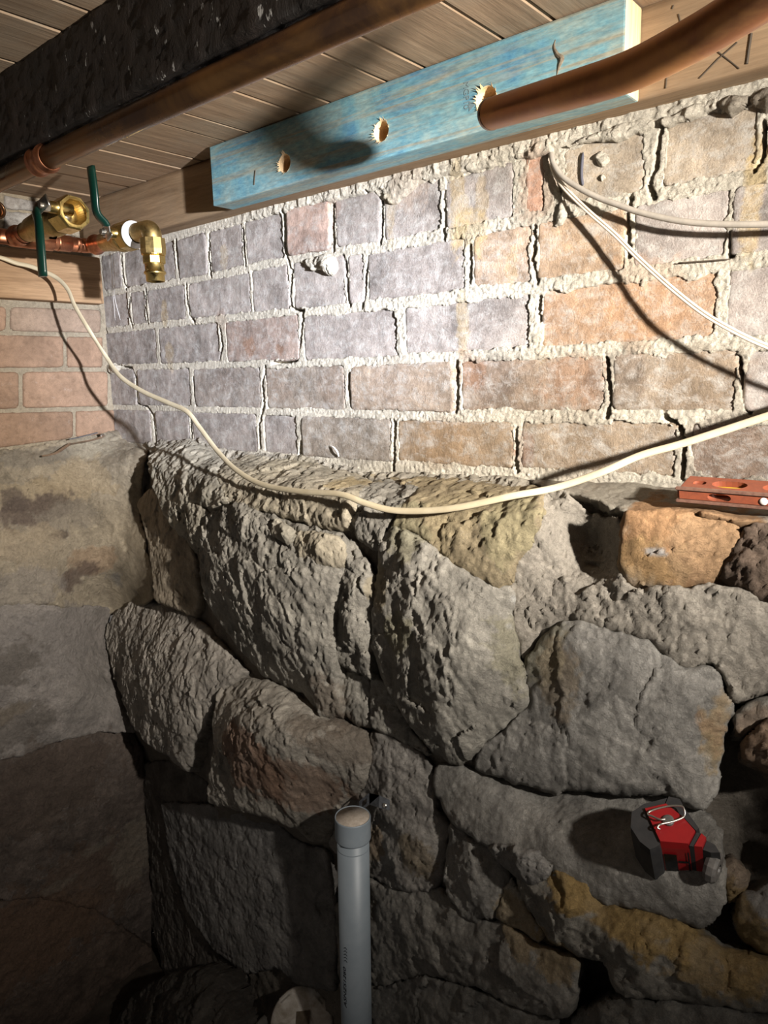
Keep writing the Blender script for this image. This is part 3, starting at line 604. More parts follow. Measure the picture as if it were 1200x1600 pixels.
# big right-hand slab
stone([(820, 1030, -.175), (848, 992, -.18), (880, 972, -.185), (906, 973, -.19), (960, 987, -.19), (1012, 1000, -.19), (1032, 1020, -.19), (1072, 1046, -.185), (1113, 1036, -.18), (1124, 1072, -.175), (1141, 1097, -.17), (1137, 1120, -.17), (1126, 1150, -.175), (1124, 1190, -.18), (1116, 1238, -.185), (1098, 1262, -.19), (1062, 1252, -.195), (1040, 1238, -.195), (962, 1238, -.195), (900, 1230, -.195), (858, 1236, -.195), (800, 1217, -.195), (740, 1200, -.19), (748, 1172, -.19), (770, 1152, -.19), (808, 1122, -.185), (826, 1095, -.18), (820, 1060, -.175)],
      [(870, 1050, -.20), (960, 1050, -.205), (1060, 1090, -.205), (900, 1140, -.208), (1000, 1150, -.21), (1080, 1180, -.20), (840, 1190, -.205), (950, 1210, -.21)],
      (0.30, .285, .26), 1513, fac=.005, facsize=.10, rough=.006, chip=.0024, strata=0.0010, sdir=.15, sfreq=120, res=.0026, edge=.010)
# orange block and its dark neighbour
stone([(972, 800, -0.211), (1010, 796, -0.202), (1060, 797, -0.188), (1105, 800, -0.170), (1150, 812, -0.157), (1158, 838, -0.170), (1142, 868, -0.179), (1131, 888, -0.179), (1100, 906, -0.179), (1060, 914, -0.184), (1000, 912, -0.193), (974, 905, -0.197), (968, 870, -0.204), (974, 838, -0.211)],
      [(1020, 850, -0.211), (1080, 850, -0.199), (1050, 890, -0.199)], (0.42, .33, .24), 514, fac=.005, rough=.006, chip=.003, edge=.010)
stone([(1166, 826, -0.172), (1200, 812, -0.163), (1250, 812, -0.155), (1260, 880, -0.163), (1250, 935, -0.163), (1196, 936, -0.172), (1150, 908, -0.176), (1130, 890, -0.176), (1142, 864, -0.181)],
      [(1190, 870, -0.194), (1170, 890, -0.189)], (0.17, .125, .095), 515, stains=False, fac=0.0098, facsize=.02, rough=0.0105, chip=.006)
stone([(1164, 1152, -.17), (1200, 1122, -.16), (1260, 1110, -.15), (1270, 1210, -.15), (1225, 1215, -.16), (1192, 1192, -.17), (1164, 1182, -.175)], [(1205, 1165, -.19)], BRN, 516, fac=0.0084, facsize=.03, rough=0.0090)
stone([(1148, 1120, -.14), (1172, 1100, -.13), (1250, 1070, -.13), (1252, 1108, -.14), (1200, 1118, -.145), (1164, 1146, -.15), (1150, 1142, -.15)], [], GREY, 517, res=.004)
# left stones
stone([(213, 790, -.06), (222, 772, -.05), (236, 762, -.07), (250, 778, -.10), (265, 800, -.12), (285, 838, -.13), (300, 862, -.135), (306, 900, -.135), (309, 945, -.13), (300, 960, -.13), (276, 951, -.13), (240, 937, -.12), (238, 900, -.115), (231, 850, -.10), (222, 812, -.08)],
      [(262, 860, -.125), (270, 910, -.13)], (0.38, .325, .25), 518, fac=.004, rough=.005, chip=.0015, edge=.008)
stone([(258, 806, -.15), (288, 790, -.175), (312, 790, -.19), (326, 800, -.195), (316, 818, -.195), (309, 850, -.19), (300, 858, -.17), (286, 838, -.16), (266, 822, -.15)], [(295, 815, -.195)], DUST, 519, facsize=.025)
stone([(165, 985, -.065), (178, 957, -.05), (208, 940, -.05), (245, 943, -.06), (290, 957, -.10), (318, 975, -.125), (350, 1010, -.15), (382, 1050, -.165), (358, 1066, -.19), (338, 1085, -.20), (328, 1105, -.205), (315, 1135, -.21), (302, 1162, -.215), (298, 1192, -.215), (285, 1202, -.21), (262, 1182, -.20), (235, 1166, -.18), (205, 1131, -.15), (190, 1090, -.125), (175, 1045, -.10), (167, 1010, -.08)],
      [(240, 985, -.12), (300, 1010, -.165), (240, 1060, -.19), (300, 1070, -.215), (260, 1120, -.215), (285, 1160, -.225), (205, 1050, -.15), (345, 1040, -.185)],
      (0.36, .33, .29), 520, strata=0.0030, sdir=1.15, sfreq=52, fac=0.0070, facsize=.06, edge=.010)
stone([(318, 1140, -.12), (332, 1090, -.15), (342, 1076, -.16), (338, 1130, -.15), (330, 1180, -.13), (322, 1215, -.12), (300, 1205, -.12)], [], DRK, 521)
stone([(336, 1098, -.21), (346, 1075, -.19), (376, 1060, -.165), (420, 1064, -.165), (452, 1078, -.17), (480, 1096, -.17), (512, 1118, -.17), (546, 1132, -.165), (572, 1142, -.16), (576, 1180, -.18), (566, 1225, -.17), (552, 1252, -.15), (530, 1275, -.14), (506, 1316, -.13), (482, 1310, -.17), (456, 1292, -.20), (420, 1277, -.225), (370, 1264, -.23), (322, 1252, -.225), (325, 1212, -.235), (334, 1168, -.235), (330, 1132, -.23)],
      [(390, 1085, -.22), (440, 1105, -.24), (390, 1130, -.29), (450, 1150, -.29), (500, 1140, -.24), (370, 1180, -.285), (430, 1210, -.27), (500, 1200, -.23), (380, 1235, -.255), (480, 1270, -.205), (545, 1180, -.205)],
      (0.34, .31, .265), 522, fac=.008, facsize=.07, rough=.009, strata=0.0012, sdir=1.4, sfreq=70, edge=.010)
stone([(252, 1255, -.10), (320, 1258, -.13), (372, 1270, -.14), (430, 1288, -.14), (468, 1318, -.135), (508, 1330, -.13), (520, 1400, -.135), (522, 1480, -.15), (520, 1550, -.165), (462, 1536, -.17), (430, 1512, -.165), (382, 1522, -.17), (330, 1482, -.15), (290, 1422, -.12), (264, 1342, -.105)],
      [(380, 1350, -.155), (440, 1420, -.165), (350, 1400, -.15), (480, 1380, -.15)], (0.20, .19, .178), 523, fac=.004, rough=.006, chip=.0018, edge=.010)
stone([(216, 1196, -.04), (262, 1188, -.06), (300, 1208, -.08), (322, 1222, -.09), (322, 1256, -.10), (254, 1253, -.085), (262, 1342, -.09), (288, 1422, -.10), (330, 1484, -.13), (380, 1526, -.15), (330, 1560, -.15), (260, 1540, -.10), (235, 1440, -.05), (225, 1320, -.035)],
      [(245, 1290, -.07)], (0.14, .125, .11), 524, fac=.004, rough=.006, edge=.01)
# stones around and right of the drain pipe
stone([(578, 1142, -.155), (610, 1150, -.16), (646, 1170, -.165), (673, 1194, -.165), (676, 1222, -.17), (680, 1262, -.175), (700, 1290, -.175), (694, 1330, -.18), (691, 1374, -.185), (668, 1391, -.19), (638, 1393, -.185), (600, 1381, -.17), (560, 1355, -.15), (520, 1330, -.135), (510, 1318, -.13), (532, 1278, -.13), (554, 1255, -.14), (568, 1228, -.155), (577, 1184, -.165)],
      [(620, 1210, -.18), (600, 1290, -.165), (650, 1330, -.195), (630, 1260, -.18)], (0.28, .26, .235), 525, fac=.006, rough=.008)
stone([(680, 1196, -.17), (720, 1198, -.17), (748, 1205, -.17), (800, 1221, -.16), (858, 1238, -.15), (900, 1234, -.15), (960, 1242, -.145), (1040, 1242, -.145), (1064, 1256, -.145), (1100, 1266, -.15), (1122, 1300, -.19), (1126, 1340, -.235), (1128, 1368, -.26), (1128, 1392, -.27), (1126, 1420, -.275), (1110, 1442, -.275), (1088, 1451, -.275), (1050, 1437, -.275), (1000, 1423, -.275), (940, 1412, -.275), (925, 1403, -.275), (880, 1388, -.27), (850, 1368, -.265), (800, 1352, -.255), (770, 1327, -.245), (740, 1311, -.235), (705, 1286, -.215), (684, 1252, -.195), (676, 1222, -.185)],
      [(760, 1250, -.215), (850, 1290, -.235), (850, 1340, -.262), (940, 1340, -.265), (960, 1390, -.285), (1050, 1400, -.288), (1000, 1320, -.245), (1060, 1335, -.245), (1030, 1290, -.195), (950, 1280, -.195)],
      (0.28, .265, .24), 526, fac=.003, facsize=.07, rough=.005, strata=.0012, sdir=-.5, sfreq=60, edge=.010, stains=False)
stone([(705, 1288, -.20), (736, 1310, -.215), (770, 1330, -.225), (790, 1347, -.23), (796, 1368, -.235), (785, 1400, -.24), (770, 1431, -.24), (745, 1439, -.235), (720, 1431, -.23), (702, 1402, -.22), (694, 1376, -.21), (697, 1336, -.20)],
      [(745, 1370, -.25)], (0.275, .26, .235), 527, fac=.006, rough=.008)
stone([(764, 1322, -.25), (785, 1320, -.26), (825, 1330, -.275), (858, 1352, -.285), (852, 1376, -.285), (830, 1379, -.28), (800, 1366, -.265), (778, 1345, -.255)], [(815, 1350, -.292)], (0.28, .265, .245), 528, stains=False, res=.0026, fac=.008, facsize=.03)
stone([(797, 1372, -.235), (812, 1400, -.245), (850, 1462, -.265), (842, 1470, -.265), (800, 1446, -.25), (777, 1434, -.24), (786, 1402, -.238)], [], GREY, 529, res=.0028)
stone([(806, 1366, -.255), (858, 1364, -.275), (920, 1378, -.275), (926, 1406, -.28), (944, 1422, -.28), (1010, 1428, -.28), (1060, 1443, -.28), (1090, 1457, -.28), (1140, 1492, -.28), (1200, 1502, -.27), (1270, 1510, -.26), (1280, 1590, -.29), (1200, 1586, -.30), (1120, 1566, -.31), (1010, 1560, -.31), (962, 1552, -.31), (944, 1502, -.305), (900, 1492, -.295), (860, 1470, -.28), (832, 1432, -.27), (812, 1396, -.258)],
      [(880, 1420, -.31), (960, 1470, -.325), (1060, 1510, -.325), (1160, 1540, -.315)], (0.27, .25, .215), 530, fac=.007, rough=.009, strata=0.0012, sdir=-.5, sfreq=55)
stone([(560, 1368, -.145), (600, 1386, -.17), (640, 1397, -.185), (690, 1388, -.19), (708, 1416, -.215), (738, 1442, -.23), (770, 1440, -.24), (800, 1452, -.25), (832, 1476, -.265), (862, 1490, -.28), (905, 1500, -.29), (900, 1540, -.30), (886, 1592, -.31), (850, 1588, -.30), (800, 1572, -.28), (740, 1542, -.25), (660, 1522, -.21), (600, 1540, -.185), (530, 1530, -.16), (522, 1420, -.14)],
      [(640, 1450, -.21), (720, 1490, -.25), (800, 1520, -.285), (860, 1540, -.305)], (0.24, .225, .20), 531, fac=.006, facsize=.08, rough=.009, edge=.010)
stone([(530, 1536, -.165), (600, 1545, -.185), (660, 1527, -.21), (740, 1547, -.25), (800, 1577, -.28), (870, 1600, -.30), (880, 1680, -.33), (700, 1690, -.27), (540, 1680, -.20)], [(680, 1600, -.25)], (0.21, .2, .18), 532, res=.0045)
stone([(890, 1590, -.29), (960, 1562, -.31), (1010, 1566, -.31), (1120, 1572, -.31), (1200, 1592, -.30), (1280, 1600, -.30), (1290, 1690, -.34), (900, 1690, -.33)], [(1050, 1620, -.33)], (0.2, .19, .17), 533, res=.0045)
stone([(1158, 1402, -.23), (1190, 1388, -.22), (1270, 1380, -.20), (1275, 1500, -.24), (1200, 1496, -.25), (1160, 1470, -.25), (1150, 1432, -.245)], [(1200, 1440, -.265)], (0.27, .255, .235), 534, fac=0.0070, facsize=.04)
stone([(1124, 1352, -.215), (1150, 1342, -.20), (1170, 1372, -.21), (1160, 1402, -.225), (1136, 1412, -.235), (1128, 1386, -.23)], [(1146, 1376, -.24)], BRN, 535, res=.003)
# rough lime mortar smeared between the stones
def smear(poly, inner=(), color=(0.37, 0.335, 0.285), seed=1, **kw):
    P = Pz(poly); I = Pz(inner); ALLP.extend(P); ALLP.extend(I)
    a = dict(res=0.003, edge=0.006, rough=0.0080, chip=0.0026, fac=0.007, facsize=0.018, jag=0.005, back=0.05); a.update(kw)
    o = relief('mortar_patch', P, I, NB, M_MORTAR, wall_back, color, seed, **a); o['kind'] = 'stuff'
smear([(836, 768, -.13), (862, 758, -.11), (893, 770, -.14), (905, 790, -.12), (930, 800, -.11), (972, 806, -.17), (972, 850, -.165), (967, 880, -.17), (975, 908, -.195), (1000, 914, -.20), (1060, 916, -.195), (1100, 908, -.19), (1150, 915, -.18), (1210, 938, -.16), (1260, 960, -.15), (1260, 1080, -.13), (1200, 1075, -.14), (1150, 1098, -.15), (1140, 1092, -.155), (1122, 1045, -.165), (1110, 1034, -.17), (1074, 1046, -.178), (1034, 1018, -.183), (1012, 1000, -.183), (960, 986, -.183), (906, 972, -.183), (880, 970, -.178), (848, 990, -.17), (818, 1030, -.165), (803, 990, -.18), (793, 950, -.19), (797, 905, -.20), (810, 865, -.20), (830, 842, -.195), (842, 810, -.19)],
      [(930, 850, -.085), (905, 820, -.10), (940, 880, -.12), (870, 830, -.17), (860, 880, -.175), (920, 930, -.19), (1000, 950, -.198), (1080, 970, -.195), (1160, 1000, -.17), (860, 940, -.18)], seed=601, stains=False)
smear([(820, 748, -.004), (900, 750, -.002), (1000, 754, -.002), (1060, 757, -.002), (1150, 763, -.002), (1300, 775, -.002), (1300, 822, -.18), (1204, 812, -.18), (1150, 811, -.178), (1105, 800, -.19), (1060, 798, -.185), (1010, 797, -.17), (974, 799, -.165), (945, 787, -.14), (905, 774, -.115), (880, 768, -.10), (850, 763, -.08)],
      [(960, 770, -.075), (1057, 785), (1130, 789), (1200, 793), (1280, 797), (1060, 768), (1130, 770), (1200, 772), (1280, 774), (1000, 785, -.12), (900, 758, -.04)], (0.37, .335, .275), seed=602, rough=.004, chip=.0015, fac=.002)
smear([(560, 735, -.004), (620, 735, -.002), (700, 740, -.002), (810, 742, -.002), (830, 752, -.02), (815, 762, -.08), (760, 758, -.05), (700, 755, -.05), (640, 756, -.05), (600, 755, -.05), (575, 750, -.04)], [], (0.45, .41, .34), seed=603, rough=.006)
smear([(225, 690, -.002), (262, 686, -.002), (310, 684, -.002), (345, 700, -.002), (420, 706, -.002), (480, 712, -.002), (560, 730, -.002), (572, 742, -.02), (530, 738, -.02), (475, 727, -.02), (430, 722, -.02), (380, 718, -.02), (345, 722, -.03), (320, 704, -.02), (262, 700, -.02), (236, 708, -.02)], [], (0.47, .43, .36), seed=604, rough=.006)
# courses of rubble beyond the frame
for n_, (x0, x1, z0, z1) in enumerate([(1.66, 1.90, .90, 1.05), (1.91, 2.28, .88, 1.05), (1.62, 1.98, .68, .89), (1.99, 2.28, .66, .87), (1.66, 1.86, .46, .67), (1.87, 2.28, .44, .65), (1.64, 2.0, .22, .44), (2.01, 2.28, .2, .43), (1.62, 2.28, -.06, .2)]):
    r = random.Random(n_); y = lambda: -.10 - .03 * r.random() - max(0, .8 - z0) * .07; c = .04
    out = [np.array(v) for v in ((x0 + c, y(), z0), (x1 - c, y(), z0), (x1, y(), z0 + c), (x1, y(), z1 - c), (x1 - c, y(), z1), (x0 + c, y(), z1), (x0, y(), z1 - c), (x0, y(), z0 + c))]
    ALLP.extend(out)
    relief('stone', out, [np.array([(x0 + x1) / 2, y() - .02, (z0 + z1) / 2])], NB, M_STONE, wall_back, [GREY, TAN, BRN][n_ % 3], 1700 + n_, res=.006, fac=.010, rough=.008, chip=.002, strata=.002, sfreq=50, back=.08, stains=False)
# backing of mortar and earth behind the stones
U_, V_, N_ = NB; BM = np.array([U_, V_]); AP = np.array(ALLP)
C = AP @ BM.T; H = AP @ N_ - 0.026
lo, hi = C.min(0) - .05, C.max(0) + .02
X_, Y_ = np.meshgrid(np.arange(lo[0], hi[0], .007), np.arange(lo[1], hi[1], .007), indexing='ij')
G = np.stack([X_.ravel(), Y_.ravel()], 1); hb = tps(C, H, G, 2e-3)
cav = ony(1150, 1250, -.03); cc = np.array([cav @ U_, cav @ V_])
dd = np.hypot((G[:, 0] - cc[0]) / .09, (G[:, 1] - cc[1]) / .14); hb -= .13 * np.exp(-dd**2 * 1.2)
for px_, py_, r_, d_ in ((940, 1500, .03, .08), (925, 1560, .04, .08), (1160, 1370, .04, .06)):
    q = ony(px_, py_, -.25 * KY); hb -= d_ * np.exp(-((G[:, 0] - q @ U_)**2 + (G[:, 1] - q @ V_)**2) / r_**2)
hb += .012 * fbm(G[:, 0] * 40, G[:, 1] * 40, 611, 5, .6) + .004 * ridged(G[:, 0] * 70, G[:, 1] * 70, 612, 3)
V = G[:, :1] * U_ + G[:, 1:] * V_ + hb[:, None] * N_
topm = V[:, 2] > 1.04; V[topm, 1] = np.maximum(V[topm, 1], 0.012)
V[:, 1] = np.where(V[:, 2] > 1.0, np.maximum(V[:, 1], -.12), V[:, 1])
V = V[:, :]; idx = np.arange(len(G)).reshape(X_.shape)
Q = np.stack([idx[:-1, :-1], idx[1:, :-1], idx[1:, 1:], idx[:-1, 1:]], -1).reshape(-1, 4)
Q = Q[(V[Q][:, :, 2] < 1.055).all(1) & (V[Q][:, :, 0] > -.02).all(1)]
o = mesh_np('rubble_core', V, Q, M_MORTAR, wall_back, True, (0.20, 0.175, 0.145), stain_attr(V, G[:, 0], G[:, 1])); o['kind'] = 'stuff'

# ================================================================== LEFT WALL
wall_left = empty_structure('wall_left')
def yz(x0): return lambda px, py: onx(px, py, x0)
yy, zz = np.meshgrid(np.arange(-0.75, 0.012, 0.004), np.arange(1.03, 1.61, 0.004), indexing='ij')
a_, b_ = yy.ravel(), zz.ravel()
hx = -0.003 + 0.002 * fbm(a_ * 60, b_ * 60, 701, 4) + 0.001 * fbm(a_ * 200, b_ * 200, 702, 2)
idx = np.arange(len(a_)).reshape(yy.shape); Q = np.stack([idx[:-1, :-1], idx[1:, :-1], idx[1:, 1:], idx[:-1, 1:]], -1).reshape(-1, 4)
o = mesh_np('mortar', np.stack([hx, a_, b_], 1), Q, M_MORTAR, wall_left, True, (0.42, 0.36, 0.27), np.zeros((len(a_), 4))); o['kind'] = 'stuff'
LINES = [(476, 481), (520, 524), (578, 577), (642, 638), (703, 681)]
LROW = [[(-120, 9), (16, 157)], [(-90, 99), (105, 160)], [(-150, 29), (36, 168)], [(-150, 114), (119, 180)]]
for k, row in enumerate(LROW):
    for i, (a, b) in enumerate(row):
        ly = lambda x, j: LINES[j][0] + (LINES[j][1] - LINES[j][0]) * x / 165.0
        P = [onx(a, ly(a, k + 1) - 3.5, 0), onx(b, ly(b, k + 1) - 3.5, 0), onx(b, ly(b, k) + 3.5, 0), onx(a, ly(a, k) + 3.5, 0)]
        P = [p * [0, 1, 1] + [0.003, 0, 0] for p in P]
        P = [p * [1, 0, 1] + [0, min(p[1], -0.002), 0] for p in P]
        r = random.Random(k * 7 + i); f = r.uniform(.9, 1.12); c = (0.27 * f, 0.18 * f, 0.125 * f)
        if (k, i) == (0, 1): c = (.27, .20, .15)
        relief('brick', P, [], NLR, M_BRICK_LEFT, wall_left, c, 720 + k * 10 + i, res=0.004, edge=0.003, rough=0.0016, chip=0.0004, fac=0.0004, jag=0.0012, back=0.02, stains=False)
for i, q in enumerate([[(8, 330), (60, 334), (60, 365), (8, 362)], [(8, 305), (70, 318), (70, 330), (8, 326)]]):
    relief('brick', [onx(a, b, 0.004) for a, b in q[::-1]], [], NLR, M_BRICK, wall_left, (0.30, .28, .26), 760 + i, res=0.003, edge=0.003, rough=0.003, chip=0.001, fac=0.002, jag=0.002, back=0.02, stains=False)
# rubble of the left wall: rendered stones, bare patches where the render is off
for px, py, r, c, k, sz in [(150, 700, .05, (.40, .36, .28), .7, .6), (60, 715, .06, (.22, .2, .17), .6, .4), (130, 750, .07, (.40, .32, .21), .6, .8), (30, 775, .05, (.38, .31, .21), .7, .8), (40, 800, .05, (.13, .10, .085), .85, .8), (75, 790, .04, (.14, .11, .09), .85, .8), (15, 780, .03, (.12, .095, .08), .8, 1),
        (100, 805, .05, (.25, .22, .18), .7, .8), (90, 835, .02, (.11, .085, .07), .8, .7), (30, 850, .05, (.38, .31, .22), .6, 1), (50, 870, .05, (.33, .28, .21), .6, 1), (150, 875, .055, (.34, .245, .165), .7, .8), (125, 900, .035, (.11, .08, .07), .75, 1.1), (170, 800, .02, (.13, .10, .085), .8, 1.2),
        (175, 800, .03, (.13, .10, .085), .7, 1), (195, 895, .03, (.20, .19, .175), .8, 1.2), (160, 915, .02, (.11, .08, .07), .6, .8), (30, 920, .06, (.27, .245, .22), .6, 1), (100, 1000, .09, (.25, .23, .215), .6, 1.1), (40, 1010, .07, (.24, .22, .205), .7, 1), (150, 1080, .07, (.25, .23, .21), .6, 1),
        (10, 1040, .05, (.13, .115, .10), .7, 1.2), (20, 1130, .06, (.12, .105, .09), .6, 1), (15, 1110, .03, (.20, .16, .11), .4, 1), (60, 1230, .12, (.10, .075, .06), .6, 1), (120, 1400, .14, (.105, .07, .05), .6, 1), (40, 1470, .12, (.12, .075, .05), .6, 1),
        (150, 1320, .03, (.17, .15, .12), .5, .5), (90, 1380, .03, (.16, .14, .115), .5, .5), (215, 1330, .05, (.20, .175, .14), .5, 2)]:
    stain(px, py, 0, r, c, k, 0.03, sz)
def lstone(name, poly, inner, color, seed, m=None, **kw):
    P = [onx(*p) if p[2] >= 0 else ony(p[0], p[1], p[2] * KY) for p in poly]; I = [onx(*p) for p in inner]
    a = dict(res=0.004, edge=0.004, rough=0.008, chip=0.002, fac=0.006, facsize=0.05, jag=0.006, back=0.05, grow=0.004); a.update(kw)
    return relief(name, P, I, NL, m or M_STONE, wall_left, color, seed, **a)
lstone('stone', [(-140, 745, .03), (-140, 730, .0), (0, 706, .0), (60, 696, .0), (120, 686, .0), (172, 674, .0), (207, 668, .012), (236, 692, .03), (226, 715, -.045), (218, 762, -.05), (216, 800, -.058), (226, 850, -.09), (236, 905, -.105), (240, 937, -.105), (208, 940, -.05), (170, 955, -.05), (100, 946, .045), (40, 940, .045), (-140, 950, .045)],
       [(60, 730, .03), (150, 710, .03), (30, 800, .042), (140, 800, .045), (100, 880, .045)], (0.36, .31, .235), 771, fac=.007, facsize=.04, rough=.010)
lstone('stone', [(-140, 953, .04), (40, 943, .04), (100, 949, .04), (172, 950, -.05), (166, 985, -.062), (175, 1045, -.085), (192, 1092, -.10), (212, 1142, -.10), (150, 1142, .045), (80, 1160, .045), (30, 1180, .04), (-140, 1205, .04)],
       [(60, 1020, .05), (130, 1080, .052), (10, 1100, .045)], (0.28, .255, .235), 772, rough=.009, chip=.0014)
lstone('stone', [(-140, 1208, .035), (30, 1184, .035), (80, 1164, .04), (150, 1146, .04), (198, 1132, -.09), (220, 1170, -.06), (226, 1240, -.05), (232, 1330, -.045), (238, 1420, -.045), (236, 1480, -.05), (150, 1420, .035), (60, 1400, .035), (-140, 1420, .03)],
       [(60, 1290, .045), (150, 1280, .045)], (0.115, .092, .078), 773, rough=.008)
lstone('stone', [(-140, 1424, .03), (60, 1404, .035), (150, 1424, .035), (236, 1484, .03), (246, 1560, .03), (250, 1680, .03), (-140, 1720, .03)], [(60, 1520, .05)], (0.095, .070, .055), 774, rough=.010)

# ================================================================== CEILING, TIMBERS
ceiling = empty_structure('ceiling')
ZC = 1.603
EDGES = [-0.02, 0.033, 0.10, 0.22, 0.287, 0.409, 0.476, 0.598, 0.663, 0.785, 0.85, 0.961, 1.027, 1.148, 1.217, 1.337, 1.404, 1.524, 1.591, 1.711, 1.778, 1.9, 2.02, 2.09, 2.21, 2.33]
for i, (a, b) in enumerate(zip(EDGES, EDGES[1:])):
    bm = bmesh.new(); r = random.Random(i); dz = r.uniform(-.001, .0012)
    a2, b2 = a + .0009, b - .0009
    sec = [(a2, ZC + .02), (b2, ZC + .02), (b2, ZC + .003 + dz), (b2 - .003, ZC + dz), (a2 + .003, ZC + dz), (a2, ZC + .003 + dz)]
    v0 = [bm.verts.new((x, -1.5, z)) for x, z in sec]; v1 = [bm.verts.new((x, 0.06, z)) for x, z in sec]
    for k in range(6): bm.faces.new((v0[k], v0[(k + 1) % 6], v1[(k + 1) % 6], v1[k]))
    bm.faces.new(v0); bm.faces.new(v1[::-1])
    obj('floorboard', bm, M_BOARD, ceiling)
bm = bmesh.new(); box(bm, (-.05, -1.5, ZC + .021), (2.33, .06, ZC + .03)); obj('subfloor', bm, M_BOARD, ceiling)
def swept_box(name, x0, x1, y0, y1, z0, z1, m, amp, seed, bev=.004, dx=.008, d=.008, parent=None, f=30, ax=0.25):
    sec = []
    cs = [(y0, z0), (y0, z1), (y1, z1), (y1, z0)]
    for (a, b), (c, e) in zip(cs, cs[1:] + cs[:1]):
        n = max(2, int(math.hypot(c - a, e - b) / d))
        for t in np.arange(n) / n: sec.append((a + (c - a) * t, b + (e - b) * t))
    sec = np.array(sec); ctr = np.array([(y0 + y1) / 2, (z0 + z1) / 2]); hf = np.array([(y1 - y0) / 2, (z1 - z0) / 2]) - bev
    q = sec - ctr; core = np.clip(q, -hf, hf); dd = q - core; nn = np.linalg.norm(dd, axis=1)[:, None]
    sec = ctr + core + dd / np.maximum(nn, 1e-9) * np.minimum(nn, bev)
    nrm = dd / np.maximum(nn, 1e-9)
    xs = np.linspace(x0, x1, max(2, int((x1 - x0) / dx))); n, k = len(xs), len(sec)
    s = np.arange(k) * d
    SS, XX = np.meshgrid(s, xs)
    hgt = amp * (fbm(XX * f * ax, SS * f, seed, 5, .6) + .5 * ridged(XX * f * ax * 2, SS * f * 2, seed + 1, 3))
    Yv = sec[None, :, 0] + nrm[None, :, 0] * hgt; Zv = sec[None, :, 1] + nrm[None, :, 1] * hgt
    V = np.stack([XX, Yv, Zv], -1).reshape(-1, 3); i = np.arange(n * k).reshape(n, k); j = np.roll(i, -1, axis=1)
    Q = np.stack([i[:-1], j[:-1], j[1:], i[1:]], -1).reshape(-1, 4)
    o = mesh_np(name, V, Q, m, parent, True)
    bm = bmesh.new(); bm.from_mesh(o.data); bm.verts.ensure_lookup_table()
    bm.faces.new([bm.verts[v] for v in i[0][::-1]]); bm.faces.new([bm.verts[v] for v in i[-1]])
    bmesh.ops.recalc_face_normals(bm, faces=bm.faces)
    bm.to_mesh(o.data); bm.free(); return o
joist = swept_box('ceiling_joist', -0.02, 2.2, -0.462, -0.408, 1.502, 1.6025, M_JOIST, 0.0036, 801, bev=.005, dx=.006, d=.005, f=60, ax=.35)
joist['label'] = 'dark tarry rough timber joist under the floorboards, running above the long copper pipe'; joist['category'] = 'joist'
plate = swept_box('wall_plate', 0.0, 2.2, -0.045, 0.055, 1.507, 1.6025, M_PLATE, 0.0006, 805, bev=.002, dx=.02, d=.008)
plate['label'] = 'brown hardwood wall plate lying along the top of the brickwork, behind the blue timber'; plate['category'] = 'beam'
def pencil(parent, pts, Y, w=.0007, m=M_PENCIL, name='pencil_mark'):
    bm = bmesh.new(); tube(bm, [ony(a, b, Y) for a, b in pts], w, 6); o = obj(name, bm, m, parent); return o
for l in [[(1093, 122), (1122, 92), (1152, 66)], [(1122, 81), (1140, 95), (1155, 107)], [(1052, 8), (1050, 14)], [(1060, 22), (1064, 40)], [(1042, 115), (1040, 138)]]: pencil(plate, l, -.0458)
pencil(plate, [(1174, 52), (1170, 78), (1167, 100)], -.0458, .0014)
block = swept_box('timber_block', 0, 1, 0, 1, 0, 1, M_BLOCK, 0, 0) if False else None
bm = bmesh.new(); box(bm, (-0.02, -0.80, 1.383), (0.032, -0.018, 1.487), .004)
block = obj('timber_block', bm, M_BLOCK); block['label'] = 'short brown hardwood timber set along the top of the left brickwork, below the valves'; block['category'] = 'beam'

# blue treated board with three bored holes
HOLES = [(445, 255, .0135), (596, 205, .0135), (760, 155, .0150)]
bm = bmesh.new(); box(bm, (0.560, -0.0900, 1.5035), (1.306, -0.0455, 1.6010), .0025)
for f_ in bm.faces:
    if f_.normal.x > 0.9 or f_.calc_center_median().x > 1.3055: f_.material_index = 1
blue = obj('blue_timber', bm, [M_BLUE, M_PALE]); blue['label'] = 'blue treated pine board with three bored holes, fixed against the wall plate'; blue['category'] = 'timber'
cut = []
for px, py, r in HOLES:
    P = ony(px, py, -.09); bm = bmesh.new(); lathe(bm, P + [0, -.02, 0], (0, 1, 0), [(0, r), (.050, r)], 36)
    c = obj('hole_cutter', bm, M_PALE); cut.append(c)
    m = blue.modifiers.new('hole', 'BOOLEAN'); m.object = c; m.operation = 'DIFFERENCE'; m.solver = 'EXACT'
bpy.context.view_layer.update()
dg = bpy.context.evaluated_depsgraph_get(); me = bpy.data.meshes.new_from_object(blue.evaluated_get(dg))
blue.modifiers.clear(); blue.data = me
for p in me.polygons: p.use_smooth = False
for c in cut: bpy.data.objects.remove(c)
